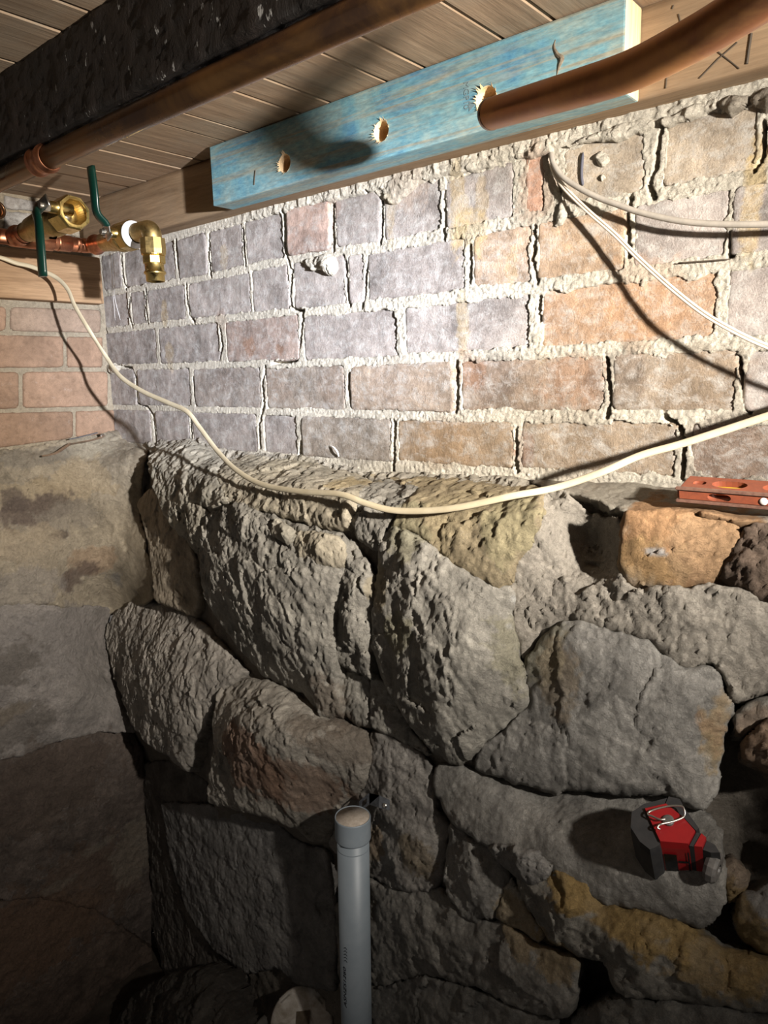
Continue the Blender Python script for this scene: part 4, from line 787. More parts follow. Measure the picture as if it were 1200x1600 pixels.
for n_, (px, py, r) in enumerate(HOLES):
    P = ony(px, py, -.09); bm = bmesh.new(); rr = random.Random(n_)
    lathe(bm, P + [0, -.0006, 0], (0, 1, 0), [(0, r * 1.02), (.001, r - .0006), (.028, r - .0008), (.0285, r * .62), (.0445, r * .6)], 36, cap=False)
    for k in range(26):                                     # torn fibres round the mouth
        a = rr.uniform(0, 6.283); l = rr.uniform(.0015, .0055); w_ = .09
        q = [np.array([math.cos(a + s) * r, 0, math.sin(a + s) * r]) for s in (-w_, w_)]
        t_ = np.array([math.cos(a) * (r + l * rr.uniform(.0, 1)), -l, math.sin(a) * (r + l)])
        vs_ = [bm.verts.new((P + v).tolist()) for v in (q[0], q[1], t_, q[0] + [0, .0008, 0])]
        bm.faces.new(vs_[:3]); bm.faces.new((vs_[1], vs_[3], vs_[2])); bm.faces.new((vs_[3], vs_[0], vs_[2]))
    o = obj('hole_lining', bm, M_PALE, blue); o['label'] = 'pale torn bare wood'
    bm = bmesh.new(); lathe(bm, P + [0, .018, 0], (0, 1, 0), [(0, r * .30), (.002, r * .36), (.010, r * .36)], 6); obj('bolt_end', bm, M_STEEL if n_ else M_COPPER_DULL, blue)
kp = [(868, 62), (866, 74), (872, 86), (878, 92), (874, 104), (870, 118)]
bm = bmesh.new(); K = spline([ony(a, b, -.0897) for a, b in kp], 6); tube(bm, K, np.interp(np.linspace(0, 1, len(K)), [0, .35, .6, 1], [.0006, .0022, .0034, .0006]), 8, flat=None); obj('knot', bm, plain('dark_knot', (.10, .07, .045), .8, (.20, .17, .12), 300), blue)['label'] = 'dark split knot'
pencil(blue, [(399, 266), (398, 278), (397, 289)], -.0903, .0009)
# grade stamp, reading downwards
def text(parent, s, size, loc, xdir, ydir, m, name, shear=0.0, space=1.0, fit=0.0):
    cu = bpy.data.curves.new(name, 'FONT'); cu.body = s; cu.size = size; cu.extrude = 0.0001; cu.shear = shear; cu.space_character = space
    o = bpy.data.objects.new(name, cu); put(o, parent); cu.materials.append(m)
    x = Vector(xdir).normalized(); y = Vector(ydir); y = (y - x * y.dot(x)).normalized(); z = x.cross(y)
    bpy.context.view_layer.update()
    me = bpy.data.meshes.new_from_object(o.evaluated_get(bpy.context.evaluated_depsgraph_get())); bpy.data.objects.remove(o); bpy.data.curves.remove(cu)
    xs = [v.co.x for v in me.vertices]; k = (fit / max(max(xs) - min(xs), 1e-5)) if fit else 1.0
    Mx = Matrix.Translation(loc) @ Matrix((x, y, z)).transposed().to_4x4() @ Matrix.Scale(k, 4, (1, 0, 0)); me.transform(Mx)
    if not me.materials: me.materials.append(m)
    return put(bpy.data.objects.new(name, me), parent)
g0 = ony(725, 128, -.0904); text(blue, 'MGP10', .0115, g0.tolist(), (0, 0, -1), (1, 0, 0), M_STAMP, 'grade_stamp', 0, .92)
bm = bmesh.new(); tq = [ony(733, 158, -.0904), ony(733, 174, -.0904), ony(743, 163, -.0904)]
vv = [bm.verts.new(p.tolist()) for p in tq] + [bm.verts.new((p + [0, .0003, 0]).tolist()) for p in tq]
bm.faces.new(vv[:3]); bm.faces.new(vv[:2:-1]); [bm.faces.new((vv[k], vv[(k + 1) % 3], vv[3 + (k + 1) % 3], vv[3 + k])) for k in range(3)]
obj('grade_triangle', bm, M_STAMP, blue)

# ================================================================== COPPER PIPES UNDER THE FLOOR
root = thing('copper_pipe', 'long dull copper pipe with a bright press coupling, hung below the dark joist', 'pipe', (0.55, -.450, 1.485))
bm = bmesh.new(); lathe(bm, (-.02, -.450, 1.485), (1, 0, 0), [(0, .0141), (1.95, .0141)], 40); obj('pipe', bm, M_COPPER_DULL, root, True)
xc = ony(68, 262, -.450)[0]
bm = bmesh.new(); lathe(bm, (xc - .018, -.450, 1.485), (1, 0, 0), [(0, .0143), (.0005, .0157), (.003, .0176), (.006, .0176), (.009, .0157), (.016, .0157), (.026, .0157), (.028, .0180), (.032, .0180), (.034, .0157), (.037, .0162), (.038, .0143)], 40, cap=False)
obj('coupling', bm, M_COPPER_FIT, root, True)['label'] = 'orange copper press coupling'
settle(root)
root = thing('copper_pipe', 'thick mottled copper pipe end hanging free in front of the blue timber', 'pipe', ond(770, 178, .80))
PL = spline([ond(768, 178, .775), ond(835, 158, .71), ond(900, 139, .656), ond(985, 111, .60), ond(1075, 66, .546), ond(1150, 22, .507), ond(1260, -50, .46), ond(1420, -160, .41)], 10)
bm = bmesh.new(); tube(bm, PL, .0158, 40, cap=False)
D0 = PL[0] - PL[1]; D0 /= np.linalg.norm(D0); tube(bm, [PL[0] - D0 * .06, PL[0]], .0146, 40, cap=True)
obj('pipe', bm, M_COPPER, root, True)
bm = bmesh.new(); lathe(bm, PL[0] - D0 * .002, D0, [(0, .01585), (.002, .0161), (.0055, .0159), (.0055, .0145), (0, .0145)], 40, cap=False); obj('cut_end', bm, M_COPPER_DULL, root, True)['label'] = 'burred cut rim'
settle(root)

# ================================================================== VALVES AND COPPER BRANCH
EX = np.array([1.0, 0, 0]); E2 = ony(140, 385, -.150); X0 = E2[0]
E1 = np.array([X0, -.300, onx(20, 372, X0)[2]])
root = thing('copper_branch', 'copper branch pipework feeding the two brass ball valves, above the timber block', 'pipe', (X0, -.300, 1.47))
r = .0138; z1 = E2[2]
bm = bmesh.new(); arc = [E2 + EX * .022 * 1, E2 + EX * .012 + [0, -.0015, 0], E2 + EX * .004 + [0, -.006, 0], E2 + [0, -.016, 0], E2 + [0, -.03, 0]]
tube(bm, np.vstack([spline(arc, 5), [[X0, -.62, z1 - .004]]]), r, 28); obj('pipe', bm, M_COPPER_FIT, root, True)
def ring(bm, A, d, t, rr, w=.006, b=.0028): lathe(bm, np.asarray(A) + np.asarray(d) * t, d, [(0, rr), (w * .2, rr + b * .8), (w * .5, rr + b), (w * .8, rr + b * .8), (w, rr)], 28, cap=False)
EY = np.array([0, -1.0, 0])
for t in (.062, .074, .128, .205): 
    bm = bmesh.new(); ring(bm, E2, EY, t, r, .007, .0024); obj('press_ring', bm, M_COPPER_FIT, root, True)
bm = bmesh.new(); lathe(bm, E2, EY, [(.040, r), (.041, r + .0016), (.110, r + .0016), (.111, r)], 28, cap=False); obj('elbow_socket', bm, M_COPPER_FIT, root, True)
bm = bmesh.new(); lathe(bm, E1 - EX * .004, EX, [(0, .0150), (.02, .0150), (.024, .0165), (.05, .0165)], 28, cap=False); lathe(bm, [X0, -.225, z1 - .001], EY, [(0, r + .001), (.002, .0165), (.075, .0165), (.077, r)], 28, cap=False); obj('tee', bm, M_COPPER_FIT, root, True)
settle(root)
D1 = ony(118, 331, -.300) - E1; L1 = np.linalg.norm(D1); D1 /= L1
def valve(A, d, L, name_label, sc=1.0):
    root = thing('ball_valve', name_label, 'valve', A + d * (L * .5))
    bm = bmesh.new(); lathe(bm, A, d, [(.010, .0150), (.012, .0172), (.018, .0192), (.024, .0192), (.028, .0165), (.052, .0165), (.060, .0175)], 30, cap=False); obj('press_socket', bm, M_COPPER_FIT, root, True)['label'] = 'copper coloured press socket'
    return root
VL1 = valve(E1, D1, L1, 'brass ball valve with open threaded mouth and green lever pointing down')
S = L1 / .24
bm = bmesh.new(); lathe(bm, E1, D1, [(.058 * S, .0170), (.075 * S, .0170), (.085 * S, .021), (.12 * S, .0235), (.150 * S, .0235), (.158 * S, .0262), (.175 * S, .0262), (.180 * S, .0240), (.200 * S, .0240)], 36); obj('body', bm, M_BRASS_CAST, VL1, True)
bm = bmesh.new(); lathe(bm, E1, D1, [(.196 * S, .0255), (.198 * S, .0285), (.234 * S, .0285), (.238 * S, .0265), (.238 * S, .0212)], 8, phase=.3, cap=False); lathe(bm, E1, D1, [(.2381 * S, .0235), (.2385 * S, .0205), (.232 * S, .0195), (.21 * S, .0180), (.205 * S, .0130)], 36, cap=False)
obj('hex_end', bm, M_BRASS, VL1)
bm = bmesh.new(); c_ = E1 + D1 * (.196 * S); bmesh.ops.create_uvsphere(bm, u_segments=24, v_segments=16, radius=.0165, matrix=Matrix.Translation(c_.tolist())); obj('ball', bm, M_STEEL, VL1, True)['label'] = 'chromed steel ball inside the mouth'
VL2 = valve(E2 + EX * .004, EX, .18, 'brass ball valve with green lever pointing up, carrying the brass elbow')
bm = bmesh.new(); lathe(bm, E2, EX, [(.060, .0175), (.075, .0175), (.085, .0205), (.110, .0225), (.118, .0235), (.121, .0262), (.134, .0262), (.138, .0240)], 36); obj('body', bm, M_BRASS_CAST, VL2, True)
bm = bmesh.new(); lathe(bm, E2, EX, [(.136, .0250), (.138, .0272), (.160, .0272), (.164, .0250), (.164, .0180)], 8, phase=.2, cap=False); obj('hex_end', bm, M_BRASS, VL2)
bm = bmesh.new(); rr = random.Random(2)
lathe(bm, E2, EX, [(.162, .0240), (.164, .0250), (.166, .0240), (.167, .0225), (.170, .0200), (.176, .0174)], 30, cap=False); obj('thread_tape', bm, M_TAPE, VL2, True)['label'] = 'white thread tape'
for sx in (0, 4):
    bm = bmesh.new(); tube(bm, spline([ony(170 + sx, 376, -.09), ony(172 + sx, 395, -.075), ony(175 + sx, 430, -.06), ony(177 + sx * .6, 465, -.05), ony(180 + sx * 2, 500, -.04)], 5), .0007, 5, flat=(.0025, .0005, (0, -1, 0))); obj('tape_strand', bm, M_TAPE, VL2, True)
def lever(root, hub, stem_from, pts, grip0, tagit=False):
    bm = bmesh.new(); d = np.array(hub) - np.array(stem_from); lathe(bm, stem_from, d, [(0, .0095), (np.linalg.norm(d) * .9, .0095)], 24); obj('stem', bm, M_BRASS, root, True)
    d = d / np.linalg.norm(d); bm = bmesh.new(); lathe(bm, np.array(hub) - d * .004, d, [(0, .0095), (.008, .0095), (.009, .0085)], 6); lathe(bm, np.array(hub) + d * .004, d, [(0, .005), (.007, .005)], 12); obj('lever_nut', bm, M_STEEL, root)
    P = spline(pts, 6); n = len(P); bm = bmesh.new(); tube(bm, P, .006, 10, flat=(.022, .0035, (0, -1, 0))); lv = obj('lever', bm, M_STEEL, root, True)
    k = int(grip0 * n); bm = bmesh.new(); tube(bm, P[k:], .008, 14, flat=(.0225, .0110, (0, -1, 0))); g = obj('grip', bm, M_LEVER, lv, True); g['label'] = 'dark green vinyl sleeve'
hub1 = ony(72, 322, -.342); lever(VL1, hub1, [hub1[0], -.300, hub1[2]], [hub1 + [.012, -.002, .008], hub1 + [-.004, -.006, 0], ony(56, 330, -.351), ony(60, 346, -.359), ony(63, 380, -.367), ony(67, 432, -.369)], .42)
hub2 = ony(166, 363, -.193); lever(VL2, hub2, [hub2[0], -.150, hub2[2]], [ony(172, 372, -.195), ony(168, 364, -.197), ony(165, 350, -.201), ony(151, 332, -.217), ony(147, 300, -.221), ony(142, 261, -.221)], .36)
bm = bmesh.new(); tq = [ony(78, 366, -.300), ony(90, 369, -.300), ony(88, 374, -.300), ony(76, 373, -.300)]
f = bm.faces.new([bm.verts.new(p.tolist()) for p in tq]); bmesh.ops.solidify(bm, geom=[f], thickness=.002); obj('drain_plug', bm, M_TEAL, VL1)['label'] = 'pale teal plug under the body'
settle(VL1); settle(VL2)
EC = ony(237, 360, -.150); EC[1] = E2[1]
root = thing('brass_elbow', 'brass elbow turning downwards from the valve whose green lever points up', 'fitting', (EC[0], -.150, 1.392))
bm = bmesh.new(); ex, zc = EC[0], E2[2] + .001; ZE = ony(240, 441, -.150)[2] - 1.392
arc = [(E2[0] + .178, -.150, zc), (ex - .022, -.150, zc), (ex - .008, -.150, zc - .001), (ex - .001, -.150, zc - .008), (ex, -.150, zc - .02), (ex, -.150, 1.455 + ZE)]
tube(bm, spline(arc, 6), .0172, 30); obj('bend', bm, M_BRASS_CAST, root, True)
dn = (0, 0, -1); A = np.array([ex, -.150, 0])
bm = bmesh.new(); lathe(bm, A + [0, 0, 1.468 + ZE], dn, [(0, .018), (.001, .0225), (.020, .0235), (.024, .0228), (.028, .0225), (.029, .018)], 10, phase=.2); obj('collar', bm, M_BRASS_CAST, root)
bm = bmesh.new(); lathe(bm, A + [0, 0, 1.441 + ZE], dn, [(0, .0190), (.001, .0212), (.003, .0212), (.0045, .0185)], 30, cap=False); lathe(bm, A + [0, 0, 1.437 + ZE], dn, [(0, .019), (.001, .0208), (.013, .0208), (.014, .0185)], 8, phase=.1); obj('union_nut', bm, M_BRASS, root)
bm = bmesh.new(); lathe(bm, A + [0, 0, 1.424 + ZE], dn, [(0, .0172), (.013, .0172), (.014, .0190), (.0165, .0198), (.019, .0190), (.020, .0168), (.031, .0168), (.032, .0155), (.012, .0148)], 36, cap=False); obj('press_sleeve', bm, M_BRASS, root, True)
settle(root)
bm = bmesh.new(); cpt = spline([onx(2, 330, .06) + [0, -.012, .02], onx(-6, 322, .06), onx(-12, 300, .07), onx(-14, 270, .08)], 5)
bm = bmesh.new(); lathe(bm, onx(-7, 328, .06), (1, .1, .05), [(-.03, .015), (0, .015), (.002, .0185), (.006, .0185), (.008, .0155), (.008, .0135), (-.02, .013)], 28, cap=False)
o = obj('copper_stub', bm, M_COPPER_DULL, None, True); o['label'] = 'small dark open copper pipe stub to the left of both brass valves'; o['category'] = 'pipe'

# ================================================================== CABLES
def cable(pts, name, label, m, width=None, r=None, height=None, ref=(0, -1, 0), seg=12, group=None):
    P = spline(pts, 9); bm = bmesh.new(); tube(bm, P, r or .003, seg, flat=(width, height, ref) if width else None)
    o = obj(name, bm, m, None, True); o['label'] = label; o['category'] = 'cable'
    if group: o['group'] = group
    return o
CR = [onx(-60, 385, .045), onx(0, 402, .048), onx(25, 411, .055), onx(50, 417, .07), onx(85, 432, .10), onx(105, 451, .135), onx(117, 478, .165), onx(140, 517, .205), ony(165, 556, -.125), ony(188, 588, -.125), ony(222, 611, -.12), ony(262, 629, -.115), ony(292, 643, -.115), ony(312, 668, -.115), ony(340, 705, -.125), ony(370, 735, -.142), ony(410, 757, -.155), ony(470, 768, -.168), ony(530, 772, -.174), ony(570, 786, -.174), ony(612, 797, -.170), ony(665, 798, -.165), ony(720, 792, -.160), ony(800, 775, -.146), ony(868, 762, -.118), ony(940, 738, -.104), ony(1000, 712, -.086), ony(1060, 695, -.074), ony(1120, 676, -.066), ony(1200, 650, -.060), ony(1300, 617, -.056), ony(1450, 570, -.05), ony(1650, 520, -.04), ony(1900, 470, -.04)]
cable(CR, 'flat_cable', 'cream flat cable sagging across the stones from the left timber to the right', M_CREAM, width=.0092, height=.0052, ref=(.2, -.85, .3))
TW = [ony(858, 246, .02), ony(863, 262, -.004), ony(872, 280, -.010), ony(886, 298, -.015), ony(920, 331, -.021), ony(960, 366, -.027), ony(1000, 406, -.033), ony(1050, 451, -.043), ony(1100, 490, -.052), ony(1150, 519, -.057), ony(1200, 542, -.060), ony(1300, 580, -.062), ony(1500, 640, -.062)]
P = spline(TW, 8)
root = thing('twin_wire', 'thin white twin wire dropping right from the gap under the wall plate', 'cable', TW[1])
for s in (-1, 1):
    T = np.gradient(P, axis=0); T /= np.linalg.norm(T, axis=1)[:, None]; S_ = np.cross(T, [0, -1.0, 0]); S_ /= np.linalg.norm(S_, axis=1)[:, None]
    bm = bmesh.new(); tube(bm, P + S_ * .00155 * s, .0016, 10); obj('strand', bm, M_WHITE_WIRE, root, True)
settle(root)
cable([ony(858, 228, .03), ony(861, 240, -.004), ony(866, 258, -.012), ony(880, 277, -.016), ony(905, 294, -.02), ony(935, 309, -.023), ony(965, 320, -.026), ony(1000, 332, -.029), ony(1060, 345, -.034), ony(1120, 350, -.038), ony(1200, 350, -.042), ony(1320, 342, -.045), ony(1550, 325, -.045)], 'grey_cable', 'grey round cable curving right from the gap under the wall plate', M_GREY_CABLE, r=.0036)
bm = bmesh.new(); tube(bm, spline([ony(515, 697, -.002), ony(521, 699, -.008), ony(527, 706, -.010), ony(529, 713, -.004)], 5), .0016, 8); o = obj('plaster_string', bm, M_TAPE, None, True); o['label'] = 'short curled pale string stuck on the lowest brick course'; o['category'] = 'string'
bm = bmesh.new(); tube(bm, spline([ony(1060, 411, -.006), ony(1100, 408, -.007), ony(1141, 405, -.006)], 4), .0009, 6); o = obj('nail', bm, M_PENCIL, None, True); o['label'] = 'thin dark nail lying in the mortar bed below the grey cable'; o['category'] = 'nail'
bm = bmesh.new(); tube(bm, spline([ony(911, 238, -.0025), ony(909, 262, -.003), ony(909, 278, -.003), ony(911, 290, -.0025)], 4), [.0006] + [.002] * 11 + [.0006], 8, flat=None); 
o = obj('crayon_mark', bm, M_CHALK, wall_back, True)

# ================================================================== FLOOR
gxx, gyy = np.meshgrid(np.arange(-.05, 2.4, .02), np.arange(-1.5, .06, .02), indexing='ij')
gz_ = -.36 + .03 * fbm(gxx.ravel() * 6, gyy.ravel() * 6, 901, 5)
idx = np.arange(gxx.size).reshape(gxx.shape); Q = np.stack([idx[:-1, :-1], idx[1:, :-1], idx[1:, 1:], idx[:-1, 1:]], -1).reshape(-1, 4)
structure(mesh_np('floor', np.stack([gxx.ravel(), gyy.ravel(), gz_], 1), Q, M_DIRT, None, True))

# ================================================================== LOOSE THINGS
# grey-white drain pipe
TP, BP = ony(551, 1275, -.150), ony(557, 1592, -.150)
dv = BP - TP; dv /= np.linalg.norm(dv); LP = (TP[2] + .35) / -dv[2]
root = thing('drain_pipe', 'upright grey-white plastic drain pipe with a dusty cap, standing against the stones', 'pipe', (TP + dv * LP))
RP = .0270
bm = bmesh.new(); lathe(bm, TP, dv, [(.01, RP), (LP, RP)], 48); pipe_o = obj('pipe', bm, M_PVC, root, True)
bm = bmesh.new(); lathe(bm, TP, dv, [(.0012, .0278), (0, .0288), (.0, .0294), (.0016, .0300), (.003, .0300), (.020, .0300), (.037, .0300), (.038, .0300), (.040, .0292), (.0405, .0276)], 48, cap=False); cap_o = obj('cap', bm, M_PVC, root, True)
bm = bmesh.new(); lathe(bm, TP, dv, [(.0010, .0280), (.003, .0280)], 48); obj('cap_top', bm, M_DUSTY_CAP, cap_o, True)['label'] = 'dusty brown cap top'
bm = bmesh.new(); lathe(bm, TP, dv, [(.055, RP), (.0555, RP + .0003), (.0562, RP + .0003), (.057, RP)], 48, cap=False); obj('scribe_line', bm, M_PVC, root, True)
# printed line, reading upwards on the left of the pipe
toc = CAM - TP; toc[2] = 0; toc /= np.linalg.norm(toc); side = np.cross(dv, toc); side /= np.linalg.norm(side)
if side @ CM[0] > 0: side = -side
ang = math.radians(38); nrm = toc * math.cos(ang) + side * math.sin(ang); tang = -(side * math.cos(ang) - toc * math.sin(ang))
def on_pipe(py): 
    t = 0.0
    for _ in range(20):
        P = TP + dv * t + nrm * RP; q = CM @ (P - CAM); y = q[1] / q[2] * F + 800; t += (py - y) * q[2] / F * 1.2
    return TP + dv * t + nrm * (RP + .0002)
up = -dv
pA, pB = on_pipe(1580), on_pipe(1512)
def ptext(s, pa, pb, name, h): return text(root, s, h, pa.tolist(), up, -tang, M_INK, name, 0.25, 1.0, float(np.linalg.norm(pb - pa)))
ptext('ASNZS1260', on_pipe(1575), on_pipe(1512), 'printed_text', .0085)
for k in range(5):
    c = on_pipe(1502 - k * 5.0); bm = bmesh.new(); pts = [(-.0034, -.0016), (0, .0010), (.0034, -.0016), (.0034, -.0002), (0, .0026), (-.0034, -.0002)]
    vs_ = [bm.verts.new((c + tang * a + up * b).tolist()) for a, b in pts]
    f1 = bm.faces.new((vs_[0], vs_[1], vs_[4], vs_[5])); f2 = bm.faces.new((vs_[1], vs_[2], vs_[3], vs_[4])); bmesh.ops.solidify(bm, geom=[f1, f2], thickness=-.0003); obj('printed_chevron', bm, M_INK, root)
settle(root)

# grey saddle bracket screwed to the stone above the pipe
root = thing('pipe_bracket', 'small grey metal bracket screwed to the stone above the capped drain pipe', 'bracket', ony(590, 1256, -.125))
def slab(bm, P, th):
    f = bm.faces.new([bm.verts.new(np.asarray(p).tolist()) for p in P]); bmesh.ops.solidify(bm, geom=[f], thickness=th)
bm = bmesh.new(); slab(bm, [ony(577, 1239, -0.120), ony(593, 1243, -0.120), ony(609, 1250, -0.124), ony(609, 1266, -0.124), ony(592, 1262, -0.125), ony(577, 1257, -0.120)], .002); obj('plate', bm, M_GALV, root)
bm = bmesh.new(); A0, A1, A2, A3 = ony(577, 1239, -0.120), ony(577, 1257, -0.120), ony(561, 1270, -.122), ony(561, 1252, -.122)
L = lambda a, b, t: a + (b - a) * t
for q in ([A0, L(A0, A1, .25), L(A3, A2, .25), A3], [L(A0, A1, .72), A1, A2, L(A3, A2, .72)], [L(A3, A2, .25), L(L(A3, A2, .25), L(A0, A1, .25), .3), L(L(A3, A2, .72), L(A0, A1, .72), .3), L(A3, A2, .72)], [L(L(A3, A2, .25), L(A0, A1, .25), .75), L(A0, A1, .25), L(A0, A1, .72), L(L(A3, A2, .72), L(A0, A1, .72), .75)]):
    slab(bm, q, .0018)
obj('slotted_wing', bm, M_GALV, root)
bm = bmesh.new(); lathe(bm, ony(603, 1258, -.122), (-.2, -1, .1), [(0, .0045), (.003, .0045), (.0045, .003)], 16); obj('screw', bm, M_STEEL, root, True)
settle(root)

# white drain lid on the floor
CL = ond(470, 1600, 1.42); nl = np.array([.30, -.62, .72]); nl /= np.linalg.norm(nl)
root = thing('drain_cover', 'round dusty white drain cover on the floor beside the upright pipe', 'drain cover', CL - nl * .05)
bm = bmesh.new(); lathe(bm, CL - nl * .05, nl, [(.034, .060), (.042, .063), (.048, .064), (.052, .060), (.053, .050), (.054, .0)], 48, cap=False); obj('cover_plate', bm, M_LID, root, True)
_, ua, ub = frame(nl)
rt = CM[0] - nl * (CM[0] @ nl); rt /= np.linalg.norm(rt); upv = np.cross(nl, rt)
if upv[2] < 0: upv = -upv
for a in (128, 48):
    a = math.radians(a); c = CL + (rt * math.cos(a) + upv * math.sin(a)) * .056; t_ = -rt * math.sin(a) + upv * math.cos(a); n_ = np.cross(t_, nl)
    for s in (-.0035, .0035):
        bm = bmesh.new(); q = [c + t_ * i + n_ * (s + j) for i, j in ((-.011, -.0012), (.011, -.0012), (.011, .0012), (-.011, .0012))]; slab(bm, [p + nl * .006 for p in q], .006); obj('lug', bm, M_LID, root)
bm = bmesh.new(); q = [CL + rt * i + upv * j + nl * .0065 for i, j in ((-.008, -.02), (.018, -.02), (.02, .022), (-.008, .020))]; slab(bm, q, .0006); obj('label_patch', bm, plain('brown_old_label', (.10, .075, .045), .8, (.16, .12, .08), 90), root)['label'] = 'brown rubbed label'
settle(root)
CS = ond(436, 1638, 1.53); nl2 = np.array([.18, -.55, .80]); nl2 /= np.linalg.norm(nl2)
bm = bmesh.new(); lathe(bm, CS - nl2 * .08, nl2, [(.03, .064), (.05, .064), (.052, .074), (.078, .075), (.080, .072), (.078, .066), (.05, .062)], 48, cap=False)
o = obj('drain_socket', bm, plain('white_drain_plastic', (.55, .54, .50), .6, (.40, .38, .34), 40), None, True); o['label'] = 'white curved drain socket half hidden behind the round drain cover'; o['category'] = 'pipe'
# dark stone lying in the corner
P = [ony(a, b, c * .8) for a, b, c in [(165, 1640, -.34), (178, 1595, -.30), (205, 1556, -.26), (235, 1534, -.25), (270, 1520, -.25), (310, 1514, -.25), (338, 1528, -.26), (354, 1556, -.28), (360, 1600, -.34), (362, 1660, -.40), (250, 1690, -.42)]]
o = relief('dark_rock', P, [ony(260, 1560, -.24), ony(320, 1560, -.25), ony(270, 1610, -.29)], NB, M_STONE, None, (.065, .058, .05), 950, res=.004, fac=.014, facsize=.05, rough=.012, back=.08, stains=False)
o['label'] = 'dark damp rock lying in the bottom left corner beside the drain cover'; o['category'] = 'rock'

# rusty metal strap on the left ledge
root = thing('metal_strap', 'twisted scrap of steel strap lying on the left ledge below the bricks', 'strap', onx(115, 695, .02))
for pts in ([(62, 715, .03), (78, 712, .035), (88, 708, .03), (98, 701, .025), (108, 695, .02)], [(104, 697, .02), (118, 694, .024), (140, 690, .026), (156, 685, .022), (155, 680, .015)]):
    bm = bmesh.new(); tube(bm, spline([onx(*p) + [0.012, 0, .004] for p in pts], 6), .003, 8, flat=(.010, .0012, (.3, -.1, 1))); obj('strip', bm, M_STEEL, root)
bm = bmesh.new(); tube(bm, spline([onx(104, 690, .015) + [.014, 0, .006], onx(120, 688, .018) + [.014, 0, .008], onx(148, 681, .016) + [.014, 0, .008]], 5), .002, 8, flat=(.007, .0015, (.3, -.1, 1))); obj('clip', bm, M_GALV, root)
settle(root)

# spirit level on the right-hand ledge
ZL = Z0 + .009
B0, B1 = onz(1057, 786, ZL), onz(1200, 799, ZL)
ax = B1 - B0; ax[2] = 0; ax /= np.linalg.norm(ax); bk = np.array([-ax[1], ax[0], 0])
def proj_y(P): q = CM @ (P - CAM); return q[1] / q[2] * F + 800
tl_ = math.radians(15); bk = bk * math.cos(tl_) + np.array([0, 0, math.sin(tl_)]); lu = np.cross(ax, bk)
HL, DL, LL = .018, .042, .24
B0 = B0 + lu * .001
root = thing('spirit_level', 'worn red-brown metal spirit level lying on the ledge at the right', 'spirit level', B0)
W = lambda a, b, c: B0 + ax * a + bk * b + lu * c
def lbox(bm, a0, a1, b0, b1, c0, c1, bev=.0012):
    vs_ = [bm.verts.new(W(a, b, c).tolist()) for a in (a0, a1) for b in (b0, b1) for c in (c0, c1)]
    fs = [bm.faces.new([vs_[i] for i in q]) for q in [(0, 1, 3, 2), (4, 6, 7, 5), (0, 4, 5, 1), (2, 3, 7, 6), (0, 2, 6, 4), (1, 5, 7, 3)]]
    if bev: bmesh.ops.bevel(bm, geom=list({e for f in fs for e in f.edges}), offset=bev, segments=2, affect='EDGES')
bm = bmesh.new(); lbox(bm, 0.0, LL, .0015, DL, .0015, HL - .0015, .003); body = obj('body', bm, M_LEVEL, root)
cutters = []
def cutter(a, b, c, rx, ry, horiz, depth):
    bm = bmesh.new(); n = 28; r0, r1 = [], []
    for k in range(n):
        t = 2 * math.pi * k / n; u = rx * math.copysign(abs(math.cos(t)) ** .7, math.cos(t)); v = ry * math.sin(t)
        if horiz: p, q = W(a + u, b + v, c + .01), W(a + u, b + v, c - depth)
        else: p, q = W(a + u, b - .01, c + v), W(a + u, b + depth, c + v)
        r0.append(bm.verts.new(p.tolist())); r1.append(bm.verts.new(q.tolist()))
    for k in range(n): bm.faces.new((r0[k], r0[(k + 1) % n], r1[(k + 1) % n], r1[k]))
    bm.faces.new(r0[::-1]); bm.faces.new(r1)
    o = obj('cutter', bm, M_LEVEL); cutters.append(o)
    m = body.modifiers.new('cut', 'BOOLEAN'); m.object = o; m.operation = 'DIFFERENCE'; m.solver = 'EXACT'
s = 1130 / 900.0
settle(root)
for a, rx in ((.050, .018), (.102, .019), (.175, .02)): cutter(a, DL * .52, HL, rx, DL * .22, True, HL * .75)
cutter(.019, DL * .5, HL, .007, DL * .13, True, .004)
cutter(.045, 0, HL * .5, .012, HL * .25, False, DL * .45); cutter(.130, 0, HL * .5, .012, HL * .22, False, DL * .3)
bpy.context.view_layer.update(); me = bpy.data.meshes.new_from_object(body.evaluated_get(bpy.context.evaluated_depsgraph_get())); body.modifiers.clear(); body.data = me
for c in cutters: bpy.data.objects.remove(c)
for b0, c0 in ((0, HL - .0032), (0, 0)):
    bm = bmesh.new(); lbox(bm, -.001, LL + .001, b0 - .0006, b0 + .0045, c0, c0 + .0036, .001); obj('edge_rail', bm, M_LEVEL_EDGE, root)
for a in (.050, .102, .175):
    bm = bmesh.new(); lathe(bm, W(a - .013, DL * .5, HL * .52), ax, [(0, .0035), (.001, .0042), (.025, .0042), (.026, .0035)], 16); v_ = obj('vial', bm, M_VIAL, root, True); v_['label'] = 'amber bubble vial'
    bm = bmesh.new(); lbox(bm, a - .019, a - .002, DL * .36, DL * .66, HL * .30, HL * .34, 0); obj('vial_holder', bm, M_ORANGE, root)['label'] = 'orange vial holder'
bm = bmesh.new(); bmesh.ops.create_uvsphere(bm, u_segments=16, v_segments=10, radius=.0042, matrix=Matrix.Translation(W(.089, 0.001, HL * .52).tolist()) @ Matrix.Scale(.35, 4, Vector(bk.tolist()))); obj('paint_dab', bm, M_WHITE_SCREW, root, True)['label'] = 'pale paint dab'
settle(root)

